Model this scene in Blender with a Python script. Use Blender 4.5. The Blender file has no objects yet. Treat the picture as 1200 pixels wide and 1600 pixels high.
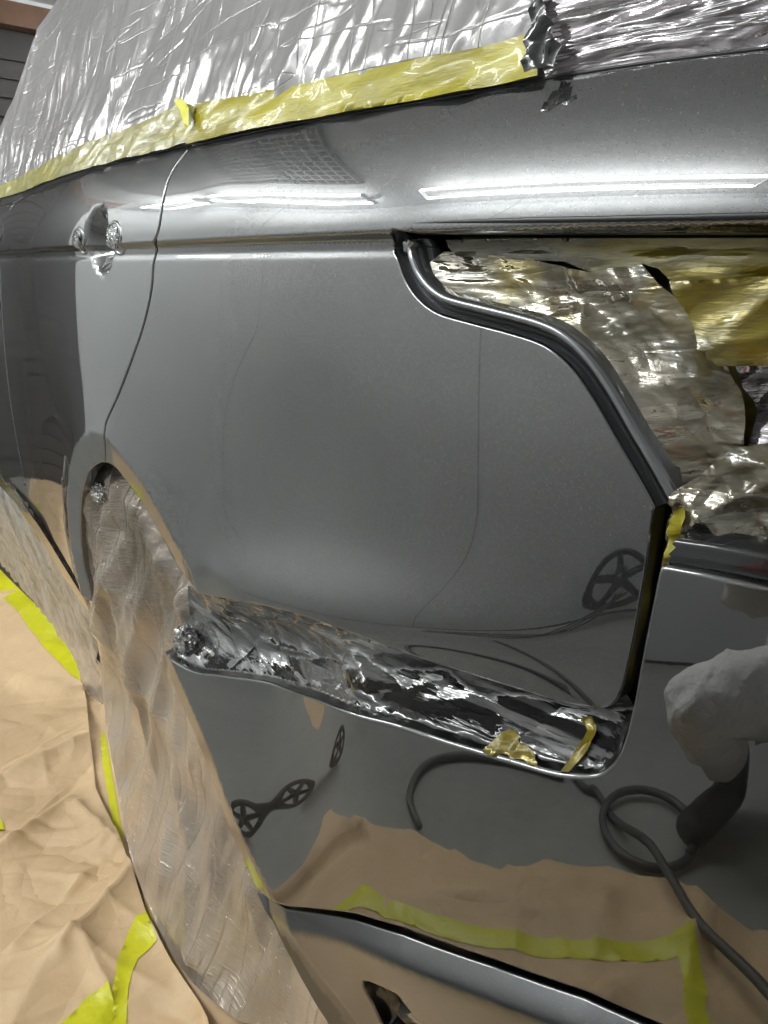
import bpy, bmesh, math, random
import numpy as np
from mathutils import Vector, Matrix, geometry
# ======================= camera / light / exposure =======================
CAM_POS = np.array([1.276, -0.451, 1.089])
CAM_YAW, CAM_PITCH, CAM_ROLL, CAM_F = math.radians(40), math.radians(15), math.radians(-2), 1190.0
SUNLESS = True
EXPOSURE = 0.0
TUBE = 58.0
#@CORE
def _cam_axes():
    y, p, r = CAM_YAW, CAM_PITCH, CAM_ROLL
    fw = np.array([-math.cos(y)*math.cos(p), math.sin(y)*math.cos(p), -math.sin(p)])
    rt = np.cross(fw, [0, 0, 1.0]); rt /= np.linalg.norm(rt); up = np.cross(rt, fw)
    return rt*math.cos(r)+up*math.sin(r), -rt*math.sin(r)+up*math.cos(r), fw
RT, UP, FW = _cam_axes()
def pray(u, v):
    """direction seen at photograph position (u, v) on its 1200 x 1600 frame"""
    u = np.asarray(u, float); v = np.asarray(v, float)
    d = FW + ((u-600)/CAM_F)[..., None]*RT - ((v-800)/CAM_F)[..., None]*UP
    return d/np.linalg.norm(d, axis=-1, keepdims=True)
def sstep(a, b, x):
    t = np.clip((np.asarray(x, float)-a)/(b-a), 0, 1); return t*t*(3-2*t)
def softplus(x, k):                       # smooth max(x, 0)
    return 0.5*(x+np.sqrt(x*x+k*k))
def polydist(x, z, poly):
    x = np.asarray(x, float); z = np.asarray(z, float)
    best = np.full(x.shape, 1e9)
    for (ax, az), (bx, bz) in zip(poly[:-1], poly[1:]):
        dx, dz = bx-ax, bz-az; L = dx*dx+dz*dz+1e-12
        t = np.clip(((x-ax)*dx+(z-az)*dz)/L, 0, 1)
        best = np.minimum(best, (x-ax-t*dx)**2+(z-az-t*dz)**2)
    return np.sqrt(best)
def surf_hit(uv, F, n=160, it=28):
    """points where the sight lines through uv first meet the surface y = F(x, z)"""
    uv = np.asarray(uv, float).reshape(-1, 2)
    d = pray(uv[:, 0], uv[:, 1]); ts = np.geomspace(0.25, 6.0, n)
    P = CAM_POS+ts[:, None, None]*d[None]
    f = P[..., 1]-F(P[..., 0], P[..., 2])
    cr = (f[1:] >= 0) & (f[:-1] < 0); has = cr.any(0); k = np.where(has, cr.argmax(0), 0)
    lo, hi = ts[k], ts[k+1]
    for _ in range(it):
        m = 0.5*(lo+hi); q = CAM_POS+m[:, None]*d; neg = (q[:, 1]-F(q[:, 0], q[:, 2])) < 0
        lo = np.where(neg, m, lo); hi = np.where(neg, hi, m)
    t = np.where(has, 0.5*(lo+hi), ts[np.abs(f).argmin(0)])
    return CAM_POS+t[:, None]*d
def floor_hit(uv, z=0.0):
    uv = np.asarray(uv, float).reshape(-1, 2)
    d = pray(uv[:, 0], uv[:, 1]); t = (z-CAM_POS[2])/d[:, 2]
    return CAM_POS+t[:, None]*d
def smooth_poly(pts, n=6, closed=False):
    """Catmull-Rom through pts"""
    P = np.asarray(pts, float); out = []
    N = len(P); R = N if closed else N-1
    for i in range(R):
        if closed: a, b, c, d = P[(i-1) % N], P[i], P[(i+1) % N], P[(i+2) % N]
        else: a, b, c, d = P[max(i-1, 0)], P[i], P[i+1], P[min(i+2, N-1)]
        for k in range(n):
            t = k/n
            out.append(0.5*((2*b)+(-a+c)*t+(2*a-5*b+4*c-d)*t*t+(-a+3*b-3*c+d)*t**3))
    if not closed: out.append(P[-1])
    return np.array(out)

# ---------- the body side: y = S(x, z), outward is -y, car points to -x ----------
def plan(x):
    x = np.asarray(x, float)
    return 0.34*np.clip(x-0.52, 0, None)**2+0.055*sstep(0.02, -0.75, x)+0.02*np.clip(-0.7-x, 0, None)**2
_c = surf_hit([(1200, 341), (900, 344), (640, 352), (250, 368), (120, 378), (0, 390)], lambda x, z: plan(x))
ZC = np.polyfit(_c[:, 0], _c[:, 2], 1)
def zcrease(x): return np.polyval(ZC, np.clip(x, -4, 1.3))
def section(x, z):
    zc = zcrease(x); dz = z-zc
    body = 0.16*(np.minimum(z, zc)-0.86)**2
    up = (0.10+0.19*sstep(0.40, 0.75, x))*softplus(dz-0.002, 0.006)+2.9*np.clip(dz-0.004, 0, None)**2       # shoulder leaning inboard
    step = -(0.010+0.004*sstep(0.55, 0.8, x))*sstep(-0.0125, -0.0025, dz)                            # undercut below the shoulder
    bead = 0.0016*np.exp(-((dz+0.0195)/0.0045)**2)
    return body+up+step+bead
ARCH_PX = [(144, 940), (139, 914), (129, 869), (126, 812), (129, 767), (139, 737), (152, 725), (164, 722), (180, 730), (202, 758), (225, 789), (251, 835), (277, 884), (300, 921)]
BARCH_PX = [(250, 1017), (265, 1060), (300, 1140), (325, 1200), (345, 1260), (370, 1325), (400, 1390), (425, 1440), (450, 1492), (500, 1590), (530, 1650)]
ARCH = None
def handle_dent(x, z):
    if HANDLE is None: return 0*np.asarray(x, float)
    hx, hz, rx, rz = HANDLE
    q = np.sqrt(((x-hx)/rx)**2+((z-hz+0.004)/(rz*1.12))**2)
    return 0.040*(1-sstep(0.30, 1.0, q))
HANDLE = None
def flare(x, z):
    if ARCH is None: return 0*np.asarray(x, float)
    d = polydist(x, z, ARCH)
    w = 0.050
    lip = 0.36*softplus(w-d, 0.0022)*0.62
    return lip-0.020*np.exp(-np.clip(d-w, 0, None)/0.085)
def swell(x, z):
    zf = 0.735+0.115*(x-0.35)
    a = 0.026*sstep(0.30, 0.50, x)*(1-sstep(0.60, 0.98, x))
    return -a*np.exp(-((z-zf)/0.060)**2)+0.010*np.exp(-((x-0.60)/0.11)**2)*np.exp(-((z-0.93)/0.10)**2)
def S(x, z):
    x = np.asarray(x, float); z = np.asarray(z, float)
    return plan(x)+section(x, z)+flare(x, z)+swell(x, z)+handle_dent(x, z)
for _ in range(4):
    ARCH = surf_hit(ARCH_PX, S)[:, [0, 2]]
_h = surf_hit([(148, 372), (150, 322), (150, 424), (128, 372), (168, 372)], S)
_r = ((_h[4, 0]-_h[3, 0])/2, (_h[1, 2]-_h[2, 2])/2)
HANDLE = (_h[0, 0], _h[0, 2], _r[0], _r[1])
# bumper cover, standing proud of the quarter panel
BARCH = None
def S2(x, z):
    x = np.asarray(x, float); z = np.asarray(z, float)
    y = plan(x)-0.045+0.10*(z-0.66)**2
    if BARCH is not None:
        d = polydist(x, z, BARCH)
        y = y+0.40*softplus(0.042-d, 0.002)*0.7
        y = y+0.22*(z-0.46)*(1-sstep(0.50, 0.74, x))
    return y
for _ in range(4):
    BARCH = surf_hit(BARCH_PX, S2)[:, [0, 2]]
_t = surf_hit([(400, 1390), (449, 1419), (500, 1424), (555, 1431), (633, 1454), (775, 1504), (916, 1553), (1022, 1600), (1120, 1640)], S2)
def ztrim(x): return np.interp(x, _t[:, 0], _t[:, 2])
XT = _t[1, 0]
def S3(x, z):
    """lower valance with its ledge"""
    x = np.asarray(x, float); z = np.asarray(z, float)
    t = ztrim(x)-z
    amp = 0.35+0.65*sstep(XT-0.03, XT+0.20, x)
    prof = t-softplus(t-0.029, 0.006)
    return S2(x, z)+0.012-amp*1.05*prof+0.20*np.clip(t-0.036, 0, None)
def normal(F, x, z, e=7e-4):
    gx = (F(x+e, z)-F(x-e, z))/(2*e); gz = (F(x, z+e)-F(x, z-e))/(2*e)
    n = np.stack([gx, -np.ones_like(gx), gz], -1)
    return n/np.linalg.norm(n, axis=-1, keepdims=True)
#@ENDCORE
# ======================= scene, camera, world =======================
scene = bpy.context.scene
COL = scene.collection
cam = bpy.data.cameras.new("camera"); camo = bpy.data.objects.new("camera", cam); COL.objects.link(camo)
cam.sensor_fit = 'VERTICAL'; cam.sensor_height = 24.0; cam.lens = CAM_F/1600*24.0
cam.clip_start = 0.02; cam.clip_end = 200
camo.matrix_world = Matrix(((RT[0], UP[0], -FW[0], CAM_POS[0]), (RT[1], UP[1], -FW[1], CAM_POS[1]), (RT[2], UP[2], -FW[2], CAM_POS[2]), (0, 0, 0, 1)))
scene.camera = camo
w = bpy.data.worlds.new("World"); scene.world = w; w.use_nodes = True
w.node_tree.nodes['Background'].inputs[0].default_value = (0.8, 0.85, 0.9, 1)
w.node_tree.nodes['Background'].inputs[1].default_value = 0.02
scene.view_settings.view_transform = 'Standard'; scene.view_settings.look = 'None'
scene.view_settings.exposure = EXPOSURE; scene.view_settings.gamma = 1
scene.cycles.use_denoising = True
scene.cycles.max_bounces = 10; scene.cycles.glossy_bounces = 6; scene.cycles.transparent_max_bounces = 12
scene.cycles.caustics_reflective = False; scene.cycles.caustics_refractive = False
scene.cycles.sample_clamp_indirect = 4.0

# ======================= materials =======================
def new_mat(name):
    m = bpy.data.materials.new(name); m.use_nodes = True
    nt = m.node_tree; nt.nodes.clear()
    out = nt.nodes.new('ShaderNodeOutputMaterial')
    return m, nt, out
def N(nt, typ, ins=None, **kw):
    n = nt.nodes.new(typ)
    for k, v in kw.items(): setattr(n, k, v)
    for k, v in (ins or {}).items():
        if isinstance(v, bpy.types.NodeSocket): nt.links.new(v, n.inputs[k])
        else: n.inputs[k].default_value = v
    return n
def ramp(nt, fac, stops, interp='LINEAR'):
    n = nt.nodes.new('ShaderNodeValToRGB'); nt.links.new(fac, n.inputs[0]); cr = n.color_ramp; cr.interpolation = interp
    while len(cr.elements) < len(stops): cr.elements.new(0.5)
    for e, (p, c) in zip(cr.elements, stops):
        e.position = p; e.color = c if len(c) == 4 else (*c, 1)
    return n.outputs[0]
def g(v): return (v, v, v, 1)
def noise(nt, vec, scale, detail=3, rough=0.5, dist=0.0):
    return N(nt, 'ShaderNodeTexNoise', {'Vector': vec, 'Scale': scale, 'Detail': detail, 'Roughness': rough, 'Distortion': dist})
def mapping(nt, vec, scale=(1, 1, 1), rot=(0, 0, 0)):
    return N(nt, 'ShaderNodeMapping', {'Vector': vec, 'Scale': scale, 'Rotation': rot}).outputs[0]
def simple(name, col, rough=0.5, metal=0.0, coat=0.0, bump=None, var=0.12, vs=8.0, spec=0.5):
    m, nt, out = new_mat(name)
    tc = N(nt, 'ShaderNodeTexCoord').outputs['Object']
    nz = noise(nt, tc, vs, 5).outputs[0]
    c = ramp(nt, nz, [(0.3, tuple(x*(1-var) for x in col[:3])), (0.7, tuple(min(1, x*(1+var)) for x in col[:3]))])
    b = N(nt, 'ShaderNodeBsdfPrincipled', {'Base Color': c, 'Roughness': rough, 'Metallic': metal, 'Coat Weight': coat, 'Coat Roughness': 0.03, 'Specular IOR Level': spec})
    if bump:
        n2 = noise(nt, tc, bump[0], 4).outputs[0]
        bp_ = N(nt, 'ShaderNodeBump', {'Height': n2, 'Strength': 1.0, 'Distance': bump[1]})
        nt.links.new(bp_.outputs[0], b.inputs['Normal'])
    nt.links.new(b.outputs[0], out.inputs[0])
    return m

def paint_mat(name, base=0.064, coat_ior=2.5, flake=1.0, rough=0.36):
    m, nt, out = new_mat(name)
    tc = N(nt, 'ShaderNodeTexCoord').outputs['Object']
    vo = N(nt, 'ShaderNodeTexVoronoi', {'Vector': tc, 'Scale': 1500.0})
    vo2 = N(nt, 'ShaderNodeTexVoronoi', {'Vector': tc, 'Scale': 1900.0})
    sep = N(nt, 'ShaderNodeSeparateColor', {0: vo.outputs['Color']})
    sep2 = N(nt, 'ShaderNodeSeparateColor', {0: vo2.outputs['Color']})
    fl = ramp(nt, sep.outputs[0], [(0.0, (base*0.97, base*0.99, base*1.02)), (0.72, (base, base*1.03, base*1.06)), (0.95, (base*1.05, base*1.08, base*1.11)), (1.0, (base*1.6*flake, base*1.63*flake, base*1.67*flake))])
    nrm = N(nt, 'ShaderNodeNewGeometry').outputs['Normal']
    jit = N(nt, 'ShaderNodeVectorMath', {0: vo2.outputs['Color'], 1: (0.5, 0.5, 0.5)}, operation='SUBTRACT').outputs[0]
    jit2 = N(nt, 'ShaderNodeVectorMath', {0: jit, 'Scale': 0.012*flake}, operation='SCALE').outputs[0]
    nn = N(nt, 'ShaderNodeVectorMath', {0: nrm, 1: jit2}, operation='ADD').outputs[0]
    nn = N(nt, 'ShaderNodeVectorMath', {0: nn}, operation='NORMALIZE').outputs[0]
    # faint orange peel of a fresh clear coat
    op = noise(nt, tc, 190.0, 2).outputs[0]
    op2 = noise(nt, tc, 9.0, 2).outputs[0]
    pe = N(nt, 'ShaderNodeBump', {'Height': op, 'Strength': 1.0, 'Distance': 0.0000022})
    pe2 = N(nt, 'ShaderNodeBump', {'Height': op2, 'Strength': 1.0, 'Distance': 0.00005, 'Normal': pe.outputs[0]})
    b = N(nt, 'ShaderNodeBsdfPrincipled', {'Base Color': fl, 'Metallic': 1.0, 'Roughness': rough, 'Normal': nn,
          'Coat Weight': 1.0, 'Coat Roughness': 0.012, 'Coat IOR': coat_ior, 'Coat Normal': pe2.outputs[0]})
    nt.links.new(b.outputs[0], out.inputs[0])
    return m

def crease(nt, vec, scale, width, dist, stretch=(1, 1, 1), rot=(0, 0, 0), prev=None, warp=0.6, detail=1.0):
    """thin sharp crease lines along the zero lines of a noise"""
    v = mapping(nt, vec, stretch, rot)
    n = noise(nt, v, scale, detail, 0.5, warp).outputs[0]
    a = N(nt, 'ShaderNodeMath', {0: N(nt, 'ShaderNodeMath', {0: n, 1: 0.5}, operation='SUBTRACT').outputs[0]}, operation='ABSOLUTE').outputs[0]
    h = N(nt, 'ShaderNodeMapRange', {'Value': a, 'From Min': 0.0, 'From Max': width, 'To Min': 0.0, 'To Max': 1.0}, interpolation_type='SMOOTHSTEP').outputs[0]
    ins = {'Height': h, 'Strength': 1.0, 'Distance': dist}
    if prev: ins['Normal'] = prev
    return N(nt, 'ShaderNodeBump', ins).outputs[0]
def film_mat(name, tint=(0.6, 0.58, 0.6), clear=0.45, gloss=0.5, rough=0.08, bumps=((38.0, 0.004), (140.0, 0.0012)), stretch=(1, 1, 1), milk=0.25, rot=(0, 0, 0), lines=(), patch=(14.0, 0.15), high=None):
    """thin plastic film: a share of see-through, a share of mirror-like gloss, a share of milky plastic"""
    m, nt, out = new_mat(name)
    tc0 = N(nt, 'ShaderNodeTexCoord').outputs['Object']
    tc = mapping(nt, tc0, stretch, rot)
    prev = None
    for k, (sc, dist) in enumerate(bumps):
        n = noise(nt, tc, sc, 3, 0.55, 0.6)
        a = N(nt, 'ShaderNodeMath', {0: n.outputs[0], 1: 0.5}, operation='SUBTRACT').outputs[0]
        a = N(nt, 'ShaderNodeMath', {0: a}, operation='ABSOLUTE').outputs[0]
        ins = {'Height': a, 'Strength': 1.0, 'Distance': dist}
        if prev: ins['Normal'] = prev
        prev = N(nt, 'ShaderNodeBump', ins).outputs[0]
    for (sc, wd, ds, st, ro) in lines: prev = crease(nt, tc0, sc, wd, ds, st, ro, prev)
    gl = N(nt, 'ShaderNodeBsdfPrincipled', {'Base Color': (*tint, 1), 'Metallic': 0.55, 'Roughness': rough, 'Specular IOR Level': 0.9, 'Normal': prev})
    tr = N(nt, 'ShaderNodeBsdfTransparent', {0: (0.93, 0.93, 0.93, 1)})
    fr = N(nt, 'ShaderNodeLayerWeight', {'Blend': 0.35, 'Normal': prev}).outputs['Facing']
    nz = noise(nt, tc, patch[0], 4).outputs[0]
    f0 = N(nt, 'ShaderNodeMapRange', {'Value': nz, 'From Min': 0.38, 'From Max': 0.62, 'To Min': 1-clear-patch[1], 'To Max': 1-clear+patch[1]}).outputs[0]
    fac = N(nt, 'ShaderNodeMath', {0: f0, 1: N(nt, 'ShaderNodeMath', {0: fr, 1: 0.5}, operation='MULTIPLY').outputs[0]}, operation='ADD', use_clamp=True).outputs[0]
    if high:
        zz = N(nt, 'ShaderNodeSeparateXYZ', {0: tc0}).outputs['Z']
        hz = N(nt, 'ShaderNodeMapRange', {'Value': zz, 'From Min': high[0], 'From Max': high[1], 'To Min': 1.0, 'To Max': high[2]}).outputs[0]
        fac = N(nt, 'ShaderNodeMath', {0: fac, 1: hz}, operation='MULTIPLY').outputs[0]
    surf = gl.outputs[0]
    if milk > 0:
        df = N(nt, 'ShaderNodeBsdfDiffuse', {0: (*tint, 1), 'Normal': prev}).outputs[0]
        tl = N(nt, 'ShaderNodeBsdfTranslucent', {0: (*tint, 1), 'Normal': prev}).outputs[0]
        dm = N(nt, 'ShaderNodeMixShader', {0: 0.4, 1: df, 2: tl}).outputs[0]
        surf = N(nt, 'ShaderNodeMixShader', {0: milk, 1: surf, 2: dm}).outputs[0]
    mx = N(nt, 'ShaderNodeMixShader', {0: fac, 1: tr.outputs[0], 2: surf}).outputs[0]
    nt.links.new(mx, out.inputs[0])
    return m

def dark_film_mat(name, base=(0.012, 0.012, 0.012), silver=(0.55, 0.55, 0.54), amount=0.45, bumps=((16.0, 0.012), (60.0, 0.003)), stretch=(0.5, 1, 2.4), rot=(0, 0.35, 0), rough=0.06, pscale=9.0, gold=None):
    """film stuck down on a dark painted part: glossy black where it clings, silvery where it lifts off"""
    m, nt, out = new_mat(name)
    tc0 = N(nt, 'ShaderNodeTexCoord').outputs['Object']; tc = mapping(nt, tc0, stretch, rot); prev = None
    for sc, dist in bumps:
        n = noise(nt, tc, sc, 3, 0.55, 0.8).outputs[0]
        a = N(nt, 'ShaderNodeMath', {0: N(nt, 'ShaderNodeMath', {0: n, 1: 0.5}, operation='SUBTRACT').outputs[0]}, operation='ABSOLUTE').outputs[0]
        ins = {'Height': a, 'Strength': 1.0, 'Distance': dist}
        if prev: ins['Normal'] = prev
        prev = N(nt, 'ShaderNodeBump', ins).outputs[0]
    pz = noise(nt, mapping(nt, tc0, (stretch[0]*1.0, 1, stretch[2]), rot), pscale, 7, 0.62, 1.2).outputs[0]
    stops = [(1-amount-0.06, base), (1-amount+0.02, tuple(x*0.5 for x in silver)), (min(0.99, 1-amount+0.14), silver)]
    c = ramp(nt, pz, stops)
    if gold:
        gz = noise(nt, tc0, 6.0, 4, 0.6, 0.5).outputs[0]
        gm = ramp(nt, gz, [(0.52, (0, 0, 0)), (0.62, (1, 1, 1))])
        c = N(nt, 'ShaderNodeMix', {'Factor': gm, 6: c, 7: (*gold, 1)}, data_type='RGBA').outputs[2]
    mt = ramp(nt, pz, [(1-amount-0.06, (0, 0, 0)), (1-amount+0.05, (0.75, 0.75, 0.75))])
    b = N(nt, 'ShaderNodeBsdfPrincipled', {'Base Color': c, 'Metallic': mt, 'Roughness': rough, 'Coat Weight': 1.0, 'Coat Roughness': 0.03, 'Coat IOR': 1.7, 'Normal': prev, 'Coat Normal': prev})
    nt.links.new(b.outputs[0], out.inputs[0]); return m

def tape_mat(name, col=(0.62, 0.58, 0.02), dark=(0.22, 0.20, 0.03), rough=0.35, patch=0.4, bump=0.0015, coat=0.3, scale=9.0, metal=0.0, stretch=(1, 1, 1)):
    m, nt, out = new_mat(name)
    tc0 = N(nt, 'ShaderNodeTexCoord').outputs['Object']
    tc = mapping(nt, tc0, stretch)
    nz = noise(nt, tc, scale, 6, 0.6, 0.8).outputs[0]
    c = ramp(nt, nz, [(0.5-patch/2, dark), (0.5+patch/2, col)])
    fb = noise(nt, mapping(nt, tc0, (1, 1, 6)), 130.0, 3).outputs[0]
    n1 = N(nt, 'ShaderNodeBump', {'Height': fb, 'Strength': 1.0, 'Distance': 0.0003})
    nb = noise(nt, tc, 45.0, 3, 0.5, 0.5).outputs[0]
    n2 = N(nt, 'ShaderNodeBump', {'Height': nb, 'Strength': 1.0, 'Distance': bump, 'Normal': n1.outputs[0]})
    b = N(nt, 'ShaderNodeBsdfPrincipled', {'Base Color': c, 'Roughness': rough, 'Metallic': metal, 'Coat Weight': coat, 'Coat Roughness': 0.06, 'Normal': n2.outputs[0], 'Subsurface Weight': 0.0})
    nt.links.new(b.outputs[0], out.inputs[0])
    return m

M = {}
M['paint'] = paint_mat('grey_metallic_clearcoat')
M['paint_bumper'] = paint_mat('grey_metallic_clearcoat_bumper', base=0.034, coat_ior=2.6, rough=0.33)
M['paint_valance'] = paint_mat('grey_metallic_valance', base=0.060, coat_ior=1.75, rough=0.30)
M['gloss_dark'] = simple('dark_painted_channel', (0.022, 0.023, 0.025), 0.12, 0.2, 1.0, var=0.2)
M['gloss_grey'] = simple('painted_flange', (0.26, 0.27, 0.28), 0.20, 0.8, 1.0, var=0.15)
M['black'] = simple('black_rubber_seal', (0.008, 0.008, 0.009), 0.35, var=0.3)
M['rubber'] = simple('tyre_rubber', (0.02, 0.02, 0.021), 0.7, var=0.3, bump=(60, 0.001))
M['alloy'] = simple('alloy_rim', (0.25, 0.25, 0.26), 0.35, 0.8)
M['inner'] = simple('underbody_black', (0.012, 0.012, 0.013), 0.6, var=0.4)
M['glass'] = simple('tinted_glass', (0.02, 0.022, 0.024), 0.05, 0.0, 0.6)
M['film_top'] = film_mat('greenhouse_film', (0.465, 0.452, 0.455), clear=0.10, rough=0.18, bumps=((5.0, 0.006), (30.0, 0.0009), (130.0, 0.0003)), stretch=(1.6, 1, 0.7), milk=0.36, rot=(0, -0.2, 0), lines=((6.0, 0.02, 0.0008, (3.6, 1, 0.35), (0, -0.25, 0)), (8.0, 0.018, 0.0006, (0.3, 1, 3.4), (0, 0.12, 0))))
M['film_end'] = dark_film_mat('rear_pillar_film', base=(0.06, 0.053, 0.055), silver=(0.56, 0.51, 0.54), amount=0.56, bumps=((10.0, 0.008), (34.0, 0.0014)), stretch=(0.35, 1, 2.6), rot=(0, 0.16, 0), rough=0.07, pscale=12.0)
M['film_lamp'] = dark_film_mat('lamp_opening_film', base=(0.085, 0.072, 0.042), silver=(0.46, 0.415, 0.32), amount=0.50, bumps=((10.0, 0.010), (36.0, 0.0018)), stretch=(0.5, 1, 2.2), rot=(0, 0.95, 0), rough=0.07, pscale=11.0, gold=(0.20, 0.155, 0.03))
M['film_gap'] = dark_film_mat('gap_film', amount=0.42, bumps=((9.0, 0.004), (40.0, 0.0009)), stretch=(0.35, 1, 3.0), pscale=8.0, rough=0.05)
M['film_wheel'] = film_mat('wheel_film', (0.63, 0.545, 0.46), clear=0.32, rough=0.05, bumps=((4.0, 0.010), (24.0, 0.0022)), stretch=(1.8, 1, 0.6), milk=0.10, rot=(0, -0.4, 0), lines=((5.0, 0.02, 0.0016, (2.6, 1, 0.25), (0, -0.35, 0)), (45.0, 0.3, 0.0007, (0.25, 1, 3.4), (0, 0.75, 0)), (120.0, 0.3, 0.00030, (0.25, 1, 3.4), (0, 0.60, 0))), patch=(3.5, 0.28), high=(0.50, 0.72, 0.62))
M['film_sill'] = film_mat('sill_film', (0.78, 0.75, 0.72), clear=0.34, rough=0.08, bumps=((9.0, 0.014), (60.0, 0.0005)), stretch=(2.6, 1, 0.35), milk=0.25, lines=((14.0, 0.06, 0.0022, (3.4, 1, 0.25), (0, -0.1, 0)),))
M['foil'] = dark_film_mat('crumpled_foil', base=(0.03, 0.03, 0.03), amount=0.55, bumps=((60.0, 0.004), (200.0, 0.001)), stretch=(1, 1, 1), rot=(0, 0, 0), pscale=40.0)
M['tape'] = tape_mat('yellow_tape', (0.70, 0.68, 0.012), (0.62, 0.60, 0.012), rough=0.42, coat=0.2)
M['tape_shiny'] = tape_mat('yellow_tape_under_film', (0.42, 0.37, 0.004), (0.17, 0.14, 0.02), rough=0.34, patch=0.34, bump=0.0013, coat=0.30, stretch=(0.5, 1, 2.2))
M['tape_pale'] = tape_mat('yellow_tape_under_milky_film', (0.40, 0.365, 0.06), (0.26, 0.24, 0.13), rough=0.30, patch=0.4, bump=0.002, coat=0.35, stretch=(0.6, 1, 2))
M['tape_gold'] = tape_mat('olive_tape_oversprayed', (0.20, 0.155, 0.010), (0.055, 0.048, 0.022), rough=0.20, patch=0.24, bump=0.0030, coat=0.9, scale=7.0, metal=0.40, stretch=(0.5, 1, 1.8))
M['pit'] = simple('lamp_pit_dark', (0.03, 0.028, 0.027), 0.3, 0.2, 0.6, var=0.6)

M['tape_deep'] = tape_mat('olive_tape_behind_film', (0.34, 0.27, 0.03), (0.05, 0.045, 0.03), rough=0.35, patch=0.30, bump=0.002, coat=0.3, scale=8.0)
def paper_mat():
    m, nt, out = new_mat('kraft_paper')
    tc = N(nt, 'ShaderNodeTexCoord').outputs['Object']
    a = noise(nt, tc, 2.2, 6, 0.6).outputs[0]
    f = noise(nt, mapping(nt, tc, (1, 14, 1)), 60.0, 3).outputs[0]
    mixf = N(nt, 'ShaderNodeMath', {0: a, 1: N(nt, 'ShaderNodeMath', {0: f, 1: 0.25}, operation='MULTIPLY').outputs[0]}, operation='ADD').outputs[0]
    c = ramp(nt, mixf, [(0.4, (0.61, 0.425, 0.245)), (0.8, (0.75, 0.54, 0.325))])
    wv = N(nt, 'ShaderNodeVectorMath', {0: tc, 1: N(nt, 'ShaderNodeVectorMath', {0: noise(nt, tc, 3.0, 2).outputs['Color'], 'Scale': 0.07}, operation='SCALE').outputs[0]}, operation='ADD').outputs[0]
    n0 = None
    for sc, dd in ((2.6, 0.050), (7.0, 0.012), (19.0, 0.0022)):
        vo = N(nt, 'ShaderNodeTexVoronoi', {'Vector': wv, 'Scale': sc, 'Randomness': 1.0}, feature='DISTANCE_TO_EDGE').outputs['Distance']
        ins = {'Height': N(nt, 'ShaderNodeMath', {0: vo, 1: 0.22}, operation='MINIMUM').outputs[0], 'Strength': 0.8, 'Distance': dd}
        if n0: ins['Normal'] = n0
        n0 = N(nt, 'ShaderNodeBump', ins).outputs[0]
    n1 = N(nt, 'ShaderNodeBump', {'Height': noise(nt, tc, 30.0, 3, 0.5, 0.8).outputs[0], 'Strength': 1.0, 'Distance': 0.0008, 'Normal': n0}).outputs[0]
    b = N(nt, 'ShaderNodeBsdfPrincipled', {'Base Color': c, 'Roughness': 0.48, 'Specular IOR Level': 0.35, 'Normal': n1})
    nt.links.new(b.outputs[0], out.inputs[0]); return m
M['paper'] = paper_mat()

# ======================= mesh helpers =======================
def link(name, me, mat, parent=None):
    o = bpy.data.objects.new(name, me); COL.objects.link(o)
    if mat is not None and not me.materials: me.materials.append(mat)
    if parent is not None: o.parent = parent
    return o
def empty(name, label=None, cat=None, loc=(0, 0, 0), group=None):
    o = bpy.data.objects.new(name, None); COL.objects.link(o); o.location = loc
    if label: o['label'] = label
    if cat: o['category'] = cat
    if group: o['group'] = group
    return o
def tag(o, label, cat, group=None, kind=None):
    if label: o['label'] = label
    if cat: o['category'] = cat
    if group: o['group'] = group
    if kind: o['kind'] = kind
    return o
def parent_keep(o, p):
    o.parent = p; o.location = o.location-p.location if p else o.location
def make(name, verts, faces, mat, parent=None, smooth=True):
    me = bpy.data.meshes.new(name)
    off = Vector(parent.location) if parent is not None and parent.type == 'EMPTY' else Vector((0, 0, 0))
    if parent is not None and parent.type != 'EMPTY':
        off = Vector((0, 0, 0)); q = parent
        while q is not None: off += Vector(q.location); q = q.parent
    me.from_pydata([tuple(Vector(v)-off) for v in verts], [], [tuple(f) for f in faces]); me.update()
    if smooth: me.polygons.foreach_set('use_smooth', [True]*len(me.polygons))
    return link(name, me, mat, parent)
def inpoly(px, py, poly):
    poly = np.asarray(poly); n = len(poly); inside = np.zeros(px.shape, bool); j = n-1
    for i in range(n):
        xi, yi = poly[i]; xj, yj = poly[j]
        c = ((yi > py) != (yj > py)) & (px < (xj-xi)*(py-yi)/((yj-yi) if yj != yi else 1e-12)+xi)
        inside ^= c; j = i
    return inside
def resample(poly, step):
    P = np.asarray(poly, float); out = []
    for a, b in zip(P, np.roll(P, -1, 0)):
        L = np.hypot(*(b-a)); n = max(1, int(round(L/step)))
        for k in range(n): out.append(a+(b-a)*k/n)
    return np.array(out)
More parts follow.
